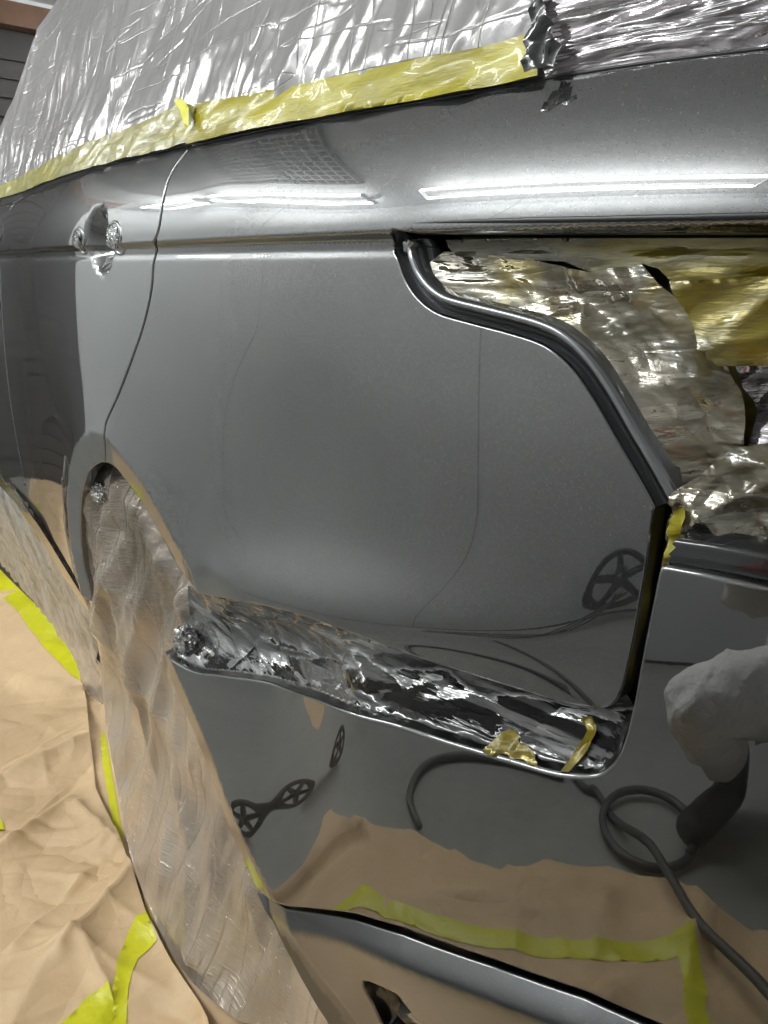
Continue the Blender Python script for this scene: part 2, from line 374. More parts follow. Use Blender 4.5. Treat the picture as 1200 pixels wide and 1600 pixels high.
def sheet(name, outline, F, step, mat, parent=None, hem=None, exact=False, axis='y', interior=None, holes=(), extra=None):
    """a surface trimmed to outline; F lifts it. hem = (radius, depth): rolled edge and a return inboard"""
    out = resample(outline, step)
    area = 0.5*np.sum(out[:, 0]*np.roll(out[:, 1], -1)-np.roll(out[:, 0], -1)*out[:, 1])
    if area < 0: out = out[::-1]
    hs = [resample(h, step) for h in holes]
    if interior is None:
        x0, z0 = out.min(0); x1, z1 = out.max(0)
        gx, gz = np.meshgrid(np.arange(x0, x1, step), np.arange(z0, z1, step*0.87))
        gx = gx+(np.arange(gx.shape[0]) % 2)[:, None]*step*0.5
        pts = np.stack([gx.ravel(), gz.ravel()], 1)
    else: pts = np.asarray(interior)
    ok = inpoly(pts[:, 0], pts[:, 1], out); pts = pts[ok]
    cl = np.vstack([out, out[:1]])
    d = polydist(pts[:, 0], pts[:, 1], cl[::1]) if len(cl) < 900 else polydist(pts[:, 0], pts[:, 1], cl[::2])
    pts = pts[d > step*0.45]
    if extra is not None:
        ex = extra[inpoly(extra[:, 0], extra[:, 1], out)]; ex = ex[polydist(ex[:, 0], ex[:, 1], cl) > 0.0012]
        lo_z = zcrease(pts[:, 0])-0.031; hi_z = lo_z+0.045
        pts = np.vstack([pts[(pts[:, 1] < lo_z) | (pts[:, 1] > hi_z)], ex])
    for h in hs:
        pts = pts[~inpoly(pts[:, 0], pts[:, 1], h)]
        pts = pts[polydist(pts[:, 0], pts[:, 1], np.vstack([h, h[:1]])) > step*0.4]
    allp = np.vstack([out]+hs+[pts]); nb = len(out)
    edges = [(i, (i+1) % nb) for i in range(nb)]
    o_ = nb
    for h in hs:
        edges += [(o_+i, o_+(i+1) % len(h)) for i in range(len(h))]; o_ += len(h)
    V, E_, Fc, ov, oe, of = geometry.delaunay_2d_cdt([Vector(p) for p in allp], edges, [], 1 if False else 0, 1e-7)
    V = np.array([(v.x, v.y) for v in V]); Fc = np.array([f for f in Fc if len(f) == 3])
    ctr = V[Fc].mean(1); keep = inpoly(ctr[:, 0], ctr[:, 1], out)
    for h in hs: keep &= ~inpoly(ctr[:, 0], ctr[:, 1], h)
    Fc = Fc[keep]
    Y = F(V[:, 0], V[:, 1])
    if axis == 'y':
        P = np.stack([V[:, 0], Y, V[:, 1]], 1)
        e1 = P[Fc[:, 1]]-P[Fc[:, 0]]; e2 = P[Fc[:, 2]]-P[Fc[:, 0]]
        if np.cross(e1, e2)[:, 1].mean() > 0: Fc = Fc[:, ::-1]
        if exact: nr = normal(F, V[:, 0], V[:, 1])
    else:
        P = np.stack([V[:, 0], V[:, 1], Y], 1)
        e1 = P[Fc[:, 1]]-P[Fc[:, 0]]; e2 = P[Fc[:, 2]]-P[Fc[:, 0]]
        if np.cross(e1, e2)[:, 2].mean() < 0: Fc = Fc[:, ::-1]
        nr = None
    verts = P.tolist(); faces = Fc.tolist(); nrm = nr.tolist() if exact and axis == 'y' else None
    if hem:
        r, dep = hem
        loops = [(out, 1.0)]+[(h, -1.0) for h in hs]
        for lp, sg in loops:
            a_ = 0.5*np.sum(lp[:, 0]*np.roll(lp[:, 1], -1)-np.roll(lp[:, 0], -1)*lp[:, 1])
            tang = np.roll(lp, -1, 0)-np.roll(lp, 1, 0); tang /= np.linalg.norm(tang, axis=1)[:, None]+1e-12
            on = np.stack([tang[:, 1], -tang[:, 0]], 1)*np.sign(a_)*sg       # away from the sheet
            base = F(lp[:, 0], lp[:, 1]); n0 = normal(F, lp[:, 0], lp[:, 1]) if exact else None
            idx0 = len(verts); K = 5
            rings = []
            for k in range(K+1):
                a = math.pi/2*k/K
                q = lp+on*r*math.sin(a); yy = base+r*(1-math.cos(a))
                rings.append((q, yy, a))
            rings.append((lp+on*r, base+r+dep, math.pi/2))
            n = len(lp)
            for (q, yy, a) in rings:
                for i in range(n):
                    verts.append((q[i, 0], yy[i], q[i, 1]))
                    if nrm is not None:
                        o3 = np.array([on[i, 0], 0, on[i, 1]])
                        v = n0[i]*math.cos(a)+o3*math.sin(a); nrm.append((v/np.linalg.norm(v)).tolist())
            for k in range(len(rings)-1):
                for i in range(n):
                    j = (i+1) % n; A = idx0+k*n
                    f = (A+i, A+j, A+n+j, A+n+i)
                    faces.append(f if (sg*np.sign(a_)) > 0 else f[::-1])
    if nrm is not None:                       # wind every face to agree with its normals
        VV = np.array(verts); NN = np.array(nrm); fixed = []
        for f in faces:
            a = VV[f[1]]-VV[f[0]]; c = VV[f[2]]-VV[f[0]]; nf = np.cross(a, c)
            if abs(nf).sum() < 1e-14 and len(f) > 3: nf = np.cross(c, VV[f[3]]-VV[f[0]])
            fixed.append(f if nf @ NN[list(f)].sum(0) >= 0 else tuple(f)[::-1])
        faces = fixed
    o = make(name, verts, faces, mat, parent)
    if nrm is not None:
        o.data.normals_split_custom_set_from_vertices(nrm)
    return o
def offset_in(poly, r):
    P = np.asarray(poly, float); a_ = 0.5*np.sum(P[:, 0]*np.roll(P[:, 1], -1)-np.roll(P[:, 0], -1)*P[:, 1])
    t = np.roll(P, -1, 0)-np.roll(P, 1, 0); t /= np.linalg.norm(t, axis=1)[:, None]+1e-12
    return P-np.stack([t[:, 1], -t[:, 0]], 1)*np.sign(a_)*r
def sweep(name, path, F, prof, mat, parent=None, taper=0.0):
    """prof: (offset across, depth inboard) pairs swept along path on the surface F"""
    P = np.asarray(path, float)
    t = np.gradient(P, axis=0); t /= np.linalg.norm(t, axis=1)[:, None]+1e-12
    nn = np.stack([-t[:, 1], t[:, 0]], 1)
    V = []; m = len(prof)
    for i in range(len(P)):
        for a, dpt in prof:
            if taper: f_ = min(1.0, (len(P)-1-i)/(len(P)*taper)); a, dpt = a*f_, dpt*f_
            q = P[i]+nn[i]*a; V.append((q[0], float(F(q[0], q[1]))+dpt, q[1]))
    Fs = [(i*m+k, (i+1)*m+k, (i+1)*m+k+1, i*m+k+1) for i in range(len(P)-1) for k in range(m-1)]
    return make(name, V, Fs, mat, parent)
def tube(name, pts, r, mat, parent=None, seg=8):
    P = np.asarray(pts, float); n = len(P); V = []; up = np.array([0.13, 0.27, 0.95])
    T = np.gradient(P, axis=0); T /= np.linalg.norm(T, axis=1)[:, None]+1e-12
    rr = r if hasattr(r, '__len__') else [r]*n
    for i in range(n):
        a = np.cross(T[i], up); a /= np.linalg.norm(a)+1e-9; b = np.cross(T[i], a)
        for k in range(seg):
            th = 2*math.pi*k/seg; V.append(P[i]+rr[i]*(math.cos(th)*a+math.sin(th)*b))
    Fs = [(i*seg+k, i*seg+(k+1) % seg, (i+1)*seg+(k+1) % seg, (i+1)*seg+k) for i in range(n-1) for k in range(seg)]
    Fs += [tuple(range(seg))[::-1], tuple((n-1)*seg+k for k in range(seg))]
    return make(name, V, Fs, mat, parent)
def box(name, lo, hi, mat, parent=None, bev=0.0):
    bm = bmesh.new(); bmesh.ops.create_cube(bm, size=1.0)
    lo, hi = Vector(lo), Vector(hi)
    off = Vector((0, 0, 0)); q = parent
    while q is not None: off += Vector(q.location); q = q.parent
    for v in bm.verts: v.co = Vector((lo[i]+(hi[i]-lo[i])*(v.co[i]+0.5) for i in range(3)))-off
    if bev: bmesh.ops.bevel(bm, geom=bm.edges[:], offset=bev, segments=2, affect='EDGES', profile=0.6)
    me = bpy.data.meshes.new(name); bm.to_mesh(me); bm.free()
    return link(name, me, mat, parent)
# vectorised gradient noise
def pnoise(x, y, seed=0):
    x = np.asarray(x, float); y = np.asarray(y, float)
    xi = np.floor(x).astype(np.int64); yi = np.floor(y).astype(np.int64); xf = x-xi; yf = y-yi
    def gr(ix, iy):
        h = (ix*374761393+iy*668265263+seed*362437) & 0xffffffff
        h = ((h ^ (h >> 13))*1274126177) & 0xffffffff; h = h ^ (h >> 16)
        a = (h & 0xffff)/65536.0*2*math.pi; return np.cos(a), np.sin(a)
    u = xf*xf*xf*(xf*(xf*6-15)+10); v = yf*yf*yf*(yf*(yf*6-15)+10)
    def dt(ix, iy, fx, fy):
        a, b = gr(ix, iy); return a*fx+b*fy
    n0 = dt(xi, yi, xf, yf)*(1-u)+dt(xi+1, yi, xf-1, yf)*u
    n1 = dt(xi, yi+1, xf, yf-1)*(1-u)+dt(xi+1, yi+1, xf-1, yf-1)*u
    return (n0*(1-v)+n1*v)*1.4
def folds(x, z, s, seed=0, ang=0.0, an=1.0, warp=0.25):
    """sharp creases: folded noise; s = size of a facet in metres, an = stretch along ang"""
    c, si = math.cos(ang), math.sin(ang)
    u = (x*c+z*si)/(s*an); v = (-x*si+z*c)/s
    wu = pnoise(u*0.7, v*0.7, seed+11)*warp; wv = pnoise(u*0.7, v*0.7, seed+12)*warp
    return 0.5-np.abs(pnoise(u+wu, v+wv, seed))-0.25*np.abs(pnoise(2.1*u+3, 2.1*v+wu, seed+3))
def ridges(x, z, bounds, n, seed, length=(0.1, 0.3), width=(0.02, 0.06), amp=(0.004, 0.012), ang=(0, math.pi)):
    """straight tent-shaped creases scattered over bounds: paper and film that has been folded and pulled"""
    rr = random.Random(seed); h = np.zeros(np.shape(x)); x = np.asarray(x, float); z = np.asarray(z, float)
    for _ in range(n):
        cx, cz = rr.uniform(bounds[0], bounds[2]), rr.uniform(bounds[1], bounds[3]); th = rr.uniform(*ang)
        L, Wd, a = rr.uniform(*length), rr.uniform(*width), rr.uniform(*amp)*rr.choice((1, 1, -1))
        c, s_ = math.cos(th), math.sin(th)
        s = (x-cx)*c+(z-cz)*s_; t = -(x-cx)*s_+(z-cz)*c
        wd = Wd*(0.5+0.5*np.clip(1+s/L, 0.1, 2))                       # opens out like a fan at one end
        m = (np.abs(s) < 2.2*L) & (np.abs(t) < 4*Wd)
        h = h+np.where(m, a*np.exp(-(s/L)**2)*np.exp(-np.abs(t)/wd), 0)
    return h
def W(F, *segs):
    """outline on the surface F: ('p', [...]) photograph positions, ('w', [...]) metres"""
    out = []
    for k, pts in segs:
        if k == 'p': out += surf_hit(pts, F)[:, [0, 2]].tolist()
        else: out += [list(p) for p in pts]
    return np.array(out)
def pgrid(F, box_, step):
    us, vs = np.meshgrid(np.arange(box_[0], box_[2], step), np.arange(box_[1], box_[3], step*0.87))
    us = us+(np.arange(us.shape[0]) % 2)[:, None]*step*0.5
    return surf_hit(np.stack([us.ravel(), vs.ravel()], 1), F)[:, [0, 2]]
def mirror_to(uv, F, axis, val):
    """where in the room the paint at photograph position uv mirrors"""
    p = surf_hit([uv], F)[0]; d = pray(*uv); n = normal(F, p[0:1], p[2:3])[0]; r = d-2*(d@n)*n
    t = (val-p[axis])/r[axis]; return p+t*r
# ======================= the room =======================
X0, X1, Y0, Y1, ZH = -4.2, 4.2, -2.0, 5.0, 3.0
def wall_mat(name, col, seams=True):
    m, nt, out = new_mat(name)
    tc = N(nt, 'ShaderNodeTexCoord').outputs['Object']
    a = noise(nt, tc, 1.3, 5, 0.6).outputs[0]
    c = ramp(nt, a, [(0.3, tuple(x*0.90 for x in col)), (0.7, col)])
    b = N(nt, 'ShaderNodeBsdfPrincipled', {'Base Color': c, 'Roughness': 0.55})
    n1 = N(nt, 'ShaderNodeBump', {'Height': noise(nt, tc, 3.0, 3).outputs[0], 'Strength': 1.0, 'Distance': 0.01}).outputs[0]
    nt.links.new(n1, b.inputs['Normal']); nt.links.new(b.outputs[0], out.inputs[0]); return m
M['wall'] = wall_mat('white_wall', (0.82, 0.84, 0.85))
M['ceil'] = wall_mat('white_ceiling', (0.84, 0.85, 0.86))
def floor_mat():
    m, nt, out = new_mat('painted_floor')
    tc = N(nt, 'ShaderNodeTexCoord').outputs['Object']
    a = noise(nt, tc, 1.1, 8, 0.65).outputs[0]; b_ = noise(nt, tc, 26.0, 4, 0.6).outputs[0]
    mm = N(nt, 'ShaderNodeMath', {0: a, 1: N(nt, 'ShaderNodeMath', {0: b_, 1: 0.3}, operation='MULTIPLY').outputs[0]}, operation='ADD').outputs[0]
    c = ramp(nt, mm, [(0.45, (0.205, 0.205, 0.19)), (0.62, (0.275, 0.276, 0.256)), (0.85, (0.335, 0.336, 0.312))])
    b = N(nt, 'ShaderNodeBsdfPrincipled', {'Base Color': c, 'Roughness': 0.5})
    nt.links.new(b.outputs[0], out.inputs[0]); return m
M['floor'] = floor_mat()
M['tube'], _nt, _out = new_mat('lit_tube')
_nt.links.new(N(_nt, 'ShaderNodeEmission', {0: (0.975, 1.0, 0.98, 1), 1: TUBE}).outputs[0], _out.inputs[0])
M['white_metal'] = simple('white_enamel', (0.75, 0.76, 0.76), 0.35)
M['dark_door'] = simple('dark_roller_door', (0.035, 0.031, 0.029), 0.6, var=0.3, vs=3)
M['brown'] = simple('brown_beam', (0.16, 0.085, 0.05), 0.5)
M['cable'] = simple('grey_hose', (0.06, 0.062, 0.062), 0.5)
M['red'] = simple('red_enamel', (0.35, 0.02, 0.02), 0.35)
M['blackp'] = simple('black_plastic', (0.012, 0.012, 0.013), 0.35)

M['seam'] = simple('wall_joint_strip', (0.50, 0.50, 0.50), 0.5)
M['mesh'] = simple('filter_frame', (0.16, 0.17, 0.17), 0.5)
def filt_mat():
    m, nt, out = new_mat('ceiling_filter_mat')
    tc = N(nt, 'ShaderNodeTexCoord').outputs['Object']
    br = N(nt, 'ShaderNodeTexBrick', {'Vector': tc, 'Color1': (0.13, 0.135, 0.135, 1), 'Color2': (0.18, 0.18, 0.18, 1), 'Mortar': (0.62, 0.62, 0.62, 1), 'Scale': 1.0, 'Mortar Size': 0.012, 'Brick Width': 0.09, 'Row Height': 0.09}, offset=0.0)
    b = N(nt, 'ShaderNodeBsdfPrincipled', {'Base Color': br.outputs[0], 'Roughness': 0.8})
    nt.links.new(b.outputs[0], out.inputs[0]); return m
M['filter'] = filt_mat()
def struct(o): o['kind'] = 'structure'; return o
struct(box('floor', (X0, Y0, -0.10), (X1, Y1, 0.0), M['floor']))
struct(box('ceiling', (X0, Y0, ZH), (X1, Y1, ZH+0.1), M['ceil']))
wl = box('wall_left', (X0-0.1, Y0-0.12, -0.1), (X1+0.1, Y0, ZH+0.1), M['wall']); struct(wl)
struct(box('wall_right', (X0-0.1, Y1, -0.1), (X1+0.1, Y1+0.12, ZH+0.1), M['wall']))
struct(box('wall_front', (X0-0.12, Y0, -0.1), (X0, Y1, ZH+0.1), M['wall']))
struct(box('wall_back', (X1, Y0, -0.1), (X1+0.12, Y1, ZH+0.1), M['wall']))
# wall joints, thin cover strips
for sx in (-2.6, 0.12, 2.7):
    o = box('wall_joint_strip', (sx, Y0, 0.0), (sx+0.012, Y0+0.004, ZH), M['seam'])
    tag(o, 'thin dark joint strip on the white side wall', 'joint strip', 'joint strips on the side wall')
o = box('skirting_strip', (X0, Y0, 0.0), (X1, Y0+0.006, 0.012), M['cable']); tag(o, 'dark skirting line at the foot of the side wall', 'skirting')
# dark roller door at the far end, brown beam above
dr = empty('roller_door', 'dark slatted roller door under a brown beam at the far end', 'door', (X0, 0.9, 0))
box('door_leaf', (X0, -1.05, 0.02), (X0+0.05, 4.6, 2.80), M['dark_door'], dr)
for k in range(25):
    box('slat', (X0+0.05, -1.03, 0.06+k*0.107), (X0+0.066, 4.58, 0.145+k*0.107), M['dark_door'], dr)
for yy in (-0.2, 0.9, 2.0, 3.1): box('guide_rail', (X0+0.066, yy, 0.02), (X0+0.09, yy+0.05, 2.6), M['dark_door'], dr)
box('beam', (X0, -1.15, 2.80), (X0+0.14, 4.8, 2.93), M['brown'], dr)
# light fixtures: two tubes each
def fixture(x0, x1, y, label, group='ceiling lights'):
    f = empty('ceiling_light', label, 'ceiling light', ((x0+x1)/2, y, ZH), group)
    box('housing', (x0-0.05, y-0.045, ZH-0.10), (x1+0.05, y+0.045, ZH-0.002), M['white_metal'], f, 0.006)
    for dy in (-0.13, 0.13):
        pts = [(x0+(x1-x0)*k/4, y+dy, ZH-0.125) for k in range(5)]
        tube('tube', pts, 0.020, M['tube'], f, 10)
    for xx in (x0-0.02, x1+0.01): box('lamp_holder', (xx, y-0.16, ZH-0.155), (xx+0.012, y+0.16, ZH-0.101), M['white_metal'], f)
    return f
fixture(-3.05, -1.05, -1.5, 'twin tube ceiling light mirrored as the left bar above the body crease')
fixture(-0.50, 1.40, -1.5, 'twin tube ceiling light mirrored as the right long bar above the body crease')
fixture(-4.05, -3.35, -1.5, 'twin tube ceiling light farthest along the side wall near the dark door')
fy = empty('ceiling_light', 'added ceiling light set crosswise to brighten the ceiling near the dark door', 'ceiling light', (-3.6, 3.0, ZH), 'ceiling lights')  # extra fixture, added out of view to whiten the far ceiling
box('housing', (-3.645, 2.15, ZH-0.10), (-3.555, 3.85, ZH-0.002), M['white_metal'], fy, 0.006)
for dx in (-0.105, 0.105): tube('tube', [(-3.6+dx, 2.2+0.4*k, ZH-0.125) for k in range(5)], 0.026, M['tube'], fy, 10)
fixture(-3.4, -1.5, 2.6, 'twin tube ceiling light over the far side of the car, front one')
fixture(-0.5, 1.4, 2.6, 'twin tube ceiling light over the far side of the car, rear one')
# ceiling filter panels (their grid shows in the shoulder)
fl = empty('ceiling_filter', 'gridded grey filter panels in the ceiling over the car', 'filter', (-2.3, 0.2, ZH))
box('filter_mat', (-3.6, -1.15, ZH-0.014), (-1.0, 0.9, ZH-0.002), M['filter'], fl)
for xx in (-3.6, -2.95, -2.3, -1.65, -1.02): box('frame_bar', (xx, -1.15, ZH-0.03), (xx+0.03, 0.9, ZH-0.0145), M['mesh'], fl)
for yy in (-1.16, -0.15, 0.88): box('cross_bar', (-3.6, yy, ZH-0.034), (-1.0, yy+0.03, ZH-0.0305), M['mesh'], fl)

# ======================= masking paper on the floor =======================
def paper_low(x, y):
    return 0.004+softplus(0.014+ridges(x, y, (0.2, -0.75, 1.35, -0.35), 34, 31, (0.05, 0.20), (0.012, 0.045), (0.012, 0.032))+ridges(x, y, (-0.8, -0.8, 1.5, 0.2), 60, 3, (0.06, 0.22), (0.015, 0.05), (0.006, 0.020))+0.008*(1+pnoise(x*2.2, y*2.2, 5))*0.5+0.022*np.clip(folds(x, y, 0.26, 7, 0.3, 1.8), 0, 1)-0.004, 0.006)
def paper_top(x, y):
    a = 0.026+0.016*np.clip(folds(x, y, 0.36, 21, 0.5, 1.6), 0, 1)+ridges(x, y, (-0.7, -0.34, 0.45, 0.3), 46, 9, (0.08, 0.30), (0.02, 0.06), (0.006, 0.020))+ridges(x, y, (-0.7, -0.34, 0.45, 0.3), 60, 19, (0.03, 0.14), (0.005, 0.014), (0.003, 0.009))+ridges(x, y, (-4.0, -0.3, -0.7, 0.6), 60, 10, (0.1, 0.4), (0.03, 0.09), (0.005, 0.013))
    def ridge(ax, ay, bx, by, h, wd):
        d = polydist(x, y, [(ax, ay), (bx, by)]); return h*np.exp(-d/wd)
    r = 0
    for (p, q, h, wd) in RID: r = r+ridge(*p, *q, h, wd)
    return a+r
def FH(pts, z=0.032): return floor_hit(pts, z)[:, :2]
RID = []
for a, b, h, wd in [((0, 1215), (270, 1120), 0.030, 0.030), ((120, 1260), (215, 1360), 0.020, 0.02), ((100, 1500), (225, 1350), 0.035, 0.03), ((150, 1130), (325, 1600), 0.030, 0.02), ((135, 1490), (175, 1560), 0.02, 0.015), ((0, 1050), (140, 1090), 0.02, 0.02), ((20, 1480), (130, 1370), 0.02, 0.02), ((0, 1330), (110, 1250), 0.016, 0.02)]:
    A, B = FH([a, b]); RID.append((tuple(A), tuple(B), h, wd))
edge = [tuple(mirror_to(q, S2, 2, 0.02)[:2]) for q in [(545, 1288), (570, 1284), (640, 1292), (700, 1322), (782, 1354), (850, 1343), (950, 1350), (1020, 1374), (1100, 1418), (1190, 1452)]]
low = [(-4.1, -0.40), (-2.5, -0.48), (-0.9, -0.44), (edge[0][0]-0.15, edge[0][1]+0.02)]+edge+[(1.52, -0.35), (1.46, 0.0), (1.52, 0.5), (-4.1, 0.8)]
o = sheet('masking_paper', np.array(low), paper_low, 0.022, M['paper'], axis='z')
tag(o, 'large brown paper lying flat under the car and mirrored in the bumper', 'paper')
top = np.vstack([FH([(0, 878), (60, 945), (120, 1035), (136, 1100), (142, 1160), (150, 1235), (175, 1292), (200, 1345), (230, 1435), (270, 1512), (325, 1600), (345, 1655)]), [(0.36, -0.24), (0.20, -0.33), (-0.5, -0.34), (-3.3, -0.34), (-3.3, 0.60)]])
_gx, _gy = np.meshgrid(np.arange(-0.8, 0.46, 0.006), np.arange(-0.34, 0.32, 0.0055)); _gx = _gx+(np.arange(_gx.shape[0]) % 2)[:, None]*0.003
_hx, _hy = np.meshgrid(np.arange(-3.3, -0.81, 0.03), np.arange(-0.34, 0.62, 0.026))
o = sheet('masking_paper', top, paper_top, 0.012, M['paper'], axis='z', interior=np.vstack([np.stack([_gx.ravel(), _gy.ravel()], 1), np.stack([_hx.ravel(), _hy.ravel()], 1)]))
tag(o, 'crumpled brown paper with sharp folds beside the wrapped wheel', 'paper')
def tape_floor(px, F, label, world=False, name='masking_tape'):
    P = np.array(px, float) if world else FH(px)
    o = sheet(name, P, lambda x, y: F(x, y)+0.0015, 0.010, M['tape'], axis='z')
    tag(o, label, 'tape', 'yellow tape on the floor paper'); return o
tape_floor([(-40, 825), (0, 872), (50, 930), (100, 995), (112, 1020), (134, 1072), (112, 1056), (70, 1012), (30, 962), (0, 925), (-40, 880)], paper_top, 'bright yellow tape holding the clear skirt film, far left on the paper')
tape_floor([(157, 1137), (165, 1150), (172, 1190), (182, 1250), (195, 1325), (220, 1400), (250, 1462), (300, 1540), (282, 1530), (235, 1450), (205, 1385), (180, 1320), (170, 1250), (158, 1180)], paper_low, 'narrow yellow tape curving along the foot of the wrapped wheel')
tape_floor([(215, 1440), (230, 1434), (247, 1476), (216, 1502), (202, 1550), (197, 1612), (175, 1612), (180, 1550), (187, 1500), (200, 1466)], paper_top, 'yellow tape running down over a fold of the paper')
tape_floor([(90, 1615), (140, 1567), (172, 1553), (194, 1612), (150, 1650), (60, 1650)], paper_top, 'yellow tape crossing the very bottom left of the paper')
def strip(pts, wd):
    P = smooth_poly(pts, 8); t = np.gradient(P, axis=0); t /= np.linalg.norm(t, axis=1)[:, None]; n = np.stack([-t[:, 1], t[:, 0]], 1)*wd/2
    return np.vstack([P+n, (P-n)[::-1]])
tape_floor(strip([tuple(mirror_to(q, S2, 2, 0.03)[:2]) for q in [(545, 1405), (640, 1434), (800, 1472), (950, 1490), (1085, 1484)]], 0.042), paper_low, 'yellow tape line mirrored low in the bumper, running lengthwise', True)
tape_floor(strip([tuple(mirror_to(q, S2, 2, 0.03)[:2]) for q in [(1065, 1470), (1085, 1540), (1092, 1600)]]+[(1.22, -0.1)], 0.042), lambda x, y: paper_low(x, y)+0.001, 'yellow tape piece meeting the long line at a right angle, mirrored at the bumper corner', True)
tape_floor(strip([(-3.2, -0.23), (-2.4, -0.19), (-0.9, -0.17), (-0.35, -0.21)], 0.05), lambda x, y: paper_top(x, y)+0.002, 'long yellow tape beside the car mirrored low in the rear door', True)
# ======================= the car =======================
CAR = empty('car', 'dark grey metallic car, freshly sprayed, with windows, lamp opening and wheel masked', 'car', (0, 0, 0))
WIN_PX = [(1200, 78), (1030, 98), (860, 124), (700, 154), (500, 188), (400, 207), (300, 229)]
WIND_PX = [(291, 230), (200, 250), (100, 283), (40, 306)]
ztop_q = surf_hit(WIN_PX, S)[:, [0, 2]]
dj = surf_hit([(291, 230), (150, 263), (40, 306)], S)[:, [0, 2]]
zl = np.polyfit(dj[:, 0], dj[:, 1], 1)
SHUT_PX = [(296, 231), (283, 248), (273, 262), (262, 285), (253, 325), (247, 362), (243, 400), (237, 450), (229, 490), (219, 525), (209, 553), (187, 612), (172, 645), (165, 663), (163.5, 690), (163.5, 723)]
shut = smooth_poly(surf_hit(SHUT_PX, S)[:, [0, 2]], 4)
LINE1_PX = [(612, 358), (615, 385), (621, 405), (634, 440), (654, 468), (685, 490), (740, 506), (800, 522), (850, 540), (890, 572), (925, 620), (960, 680), (995, 740), (1024, 792)]
LINE2_PX = [(640, 366), (645, 395), (655, 425), (672, 447), (702, 464), (760, 482), (822, 500), (868, 520), (908, 552), (944, 600), (980, 662), (1015, 722), (1046, 786)]
line1 = smooth_poly(surf_hit(LINE1_PX, S)[:, [0, 2]], 6)
LOW_PX = [(1021, 800), (1012, 870), (1000, 945), (990, 1000), (979, 1050), (972, 1078), (960, 1098), (940, 1106), (900, 1102), (840, 1086), (760, 1062), (660, 1030), (560, 993), (470, 962), (390, 942), (332, 932)]
low_e = smooth_poly(surf_hit(LOW_PX, S)[:, [0, 2]], 4)
archQ = smooth_poly(surf_hit([(304, 922), (277, 884), (251, 835), (225, 789), (202, 758), (180, 730), (165, 722)], S)[:, [0, 2]], 4)
lampop = W(S, ('p', [(1200, 366), (1050, 366), (900, 366), (760, 366), (660, 366), (625, 357)]))
qo = np.vstack([ztop_q[::-1], [(1.22, ztop_q[0, 1]-0.01), (1.24, lampop[0, 1])], lampop[:-1], line1, low_e, archQ[:-1], shut[::-1][:-1]+np.array([0.0022, 0])])
_ex, _ed = np.meshgrid(np.arange(-1.4, 1.25, 0.007), np.arange(-0.030, 0.013, 0.0017)); _ex = _ex+(np.arange(_ex.shape[0]) % 2)[:, None]*0.0035
CREASE_PTS = np.stack([_ex.ravel(), zcrease(_ex.ravel())+_ed.ravel()], 1)
quarter = sheet('quarter_panel', offset_in(qo, 0.002), S, 0.0085, M['paint'], CAR, hem=(0.0022, 0.016), exact=True, extra=CREASE_PTS)
archD = smooth_poly(surf_hit([(162, 722), (152, 725), (139, 737), (129, 767), (126, 812), (129, 869), (139, 914), (144, 940)], S)[:, [0, 2]], 4)
sill = surf_hit([(144, 941), (105, 880), (67, 818), (37, 777), (0, 735)], S)[:, [0, 2]]
fs = smooth_poly(surf_hit([(24, 314), (8, 345), (2, 372), (0, 400)], S)[:, [0, 2]], 4)
XF = fs[-1, 0]
zs = sill[-1, 1]
do = np.vstack([shut[:-1]-np.array([0.0022, 0]), archD, sill[:], [(XF-0.02, zs-0.005), (XF-0.02, 0.9)], fs[::-1], surf_hit(WIND_PX[::-1], S)[:, [0, 2]]])
door = sheet('rear_door', offset_in(do, 0.002), S, 0.010, M['paint'], CAR, hem=(0.0022, 0.016), exact=True, extra=CREASE_PTS)
zt = fs[0, 1]
fo = np.array([(fs[0, 0]-0.006, zt), (fs[len(fs)//2, 0]-0.006, fs[len(fs)//2, 1]), (XF-0.006, fs[-1, 1]), (XF-0.026, 0.9), (XF-0.026, zs), (-2.6, 0.42), (-2.6, 1.25), (-1.6, zt+0.005)])
fdoor = sheet('front_door', fo, S, 0.02, M['paint'], CAR, hem=(0.002, 0.016), exact=True)
# dark structure behind the panel gaps, wheel well and openings
def inner(x, z):
    x = np.asarray(x, float); z = np.asarray(z, float)
    well = sstep(0.50, 0.44, np.hypot((x-0.20)*0.95, z-0.34))
    return plan(x)+np.clip(section(x, z), -0.02, 0.03)+0.075+0.30*well
sheet('body_shell', [(-3.4, 0.2), (1.30, 0.2), (1.30, 1.25), (-3.4, 1.25)], inner, 0.03, M['inner'], CAR)
XB = 1.34
box('rear_bulkhead', (XB, 0.42, 0.25), (XB+0.02, 1.9, 1.24), M['inner'], CAR)
box('far_side', (-3.4, 1.9, 0.25), (XB, 1.93, 1.26), M['paint'], CAR)
box('underbody', (-3.4, 0.55, 0.22), (XB, 1.9, 0.25), M['inner'], CAR)
box('nose', (-3.44, 0.35, 0.25), (-3.4, 1.9, 1.0), M['paint'], CAR, 0.01)
# black window seal along the belt line
belt = ztop_q
belt = smooth_poly(belt[::-1], 6)
sweep('belt_seal', belt, S, [(0.0, 0.003), (0.0008, -0.0005), (0.0022, -0.0012), (0.0036, -0.0005), (0.0044, 0.004), (0.005, 0.02)], M['black'], CAR)
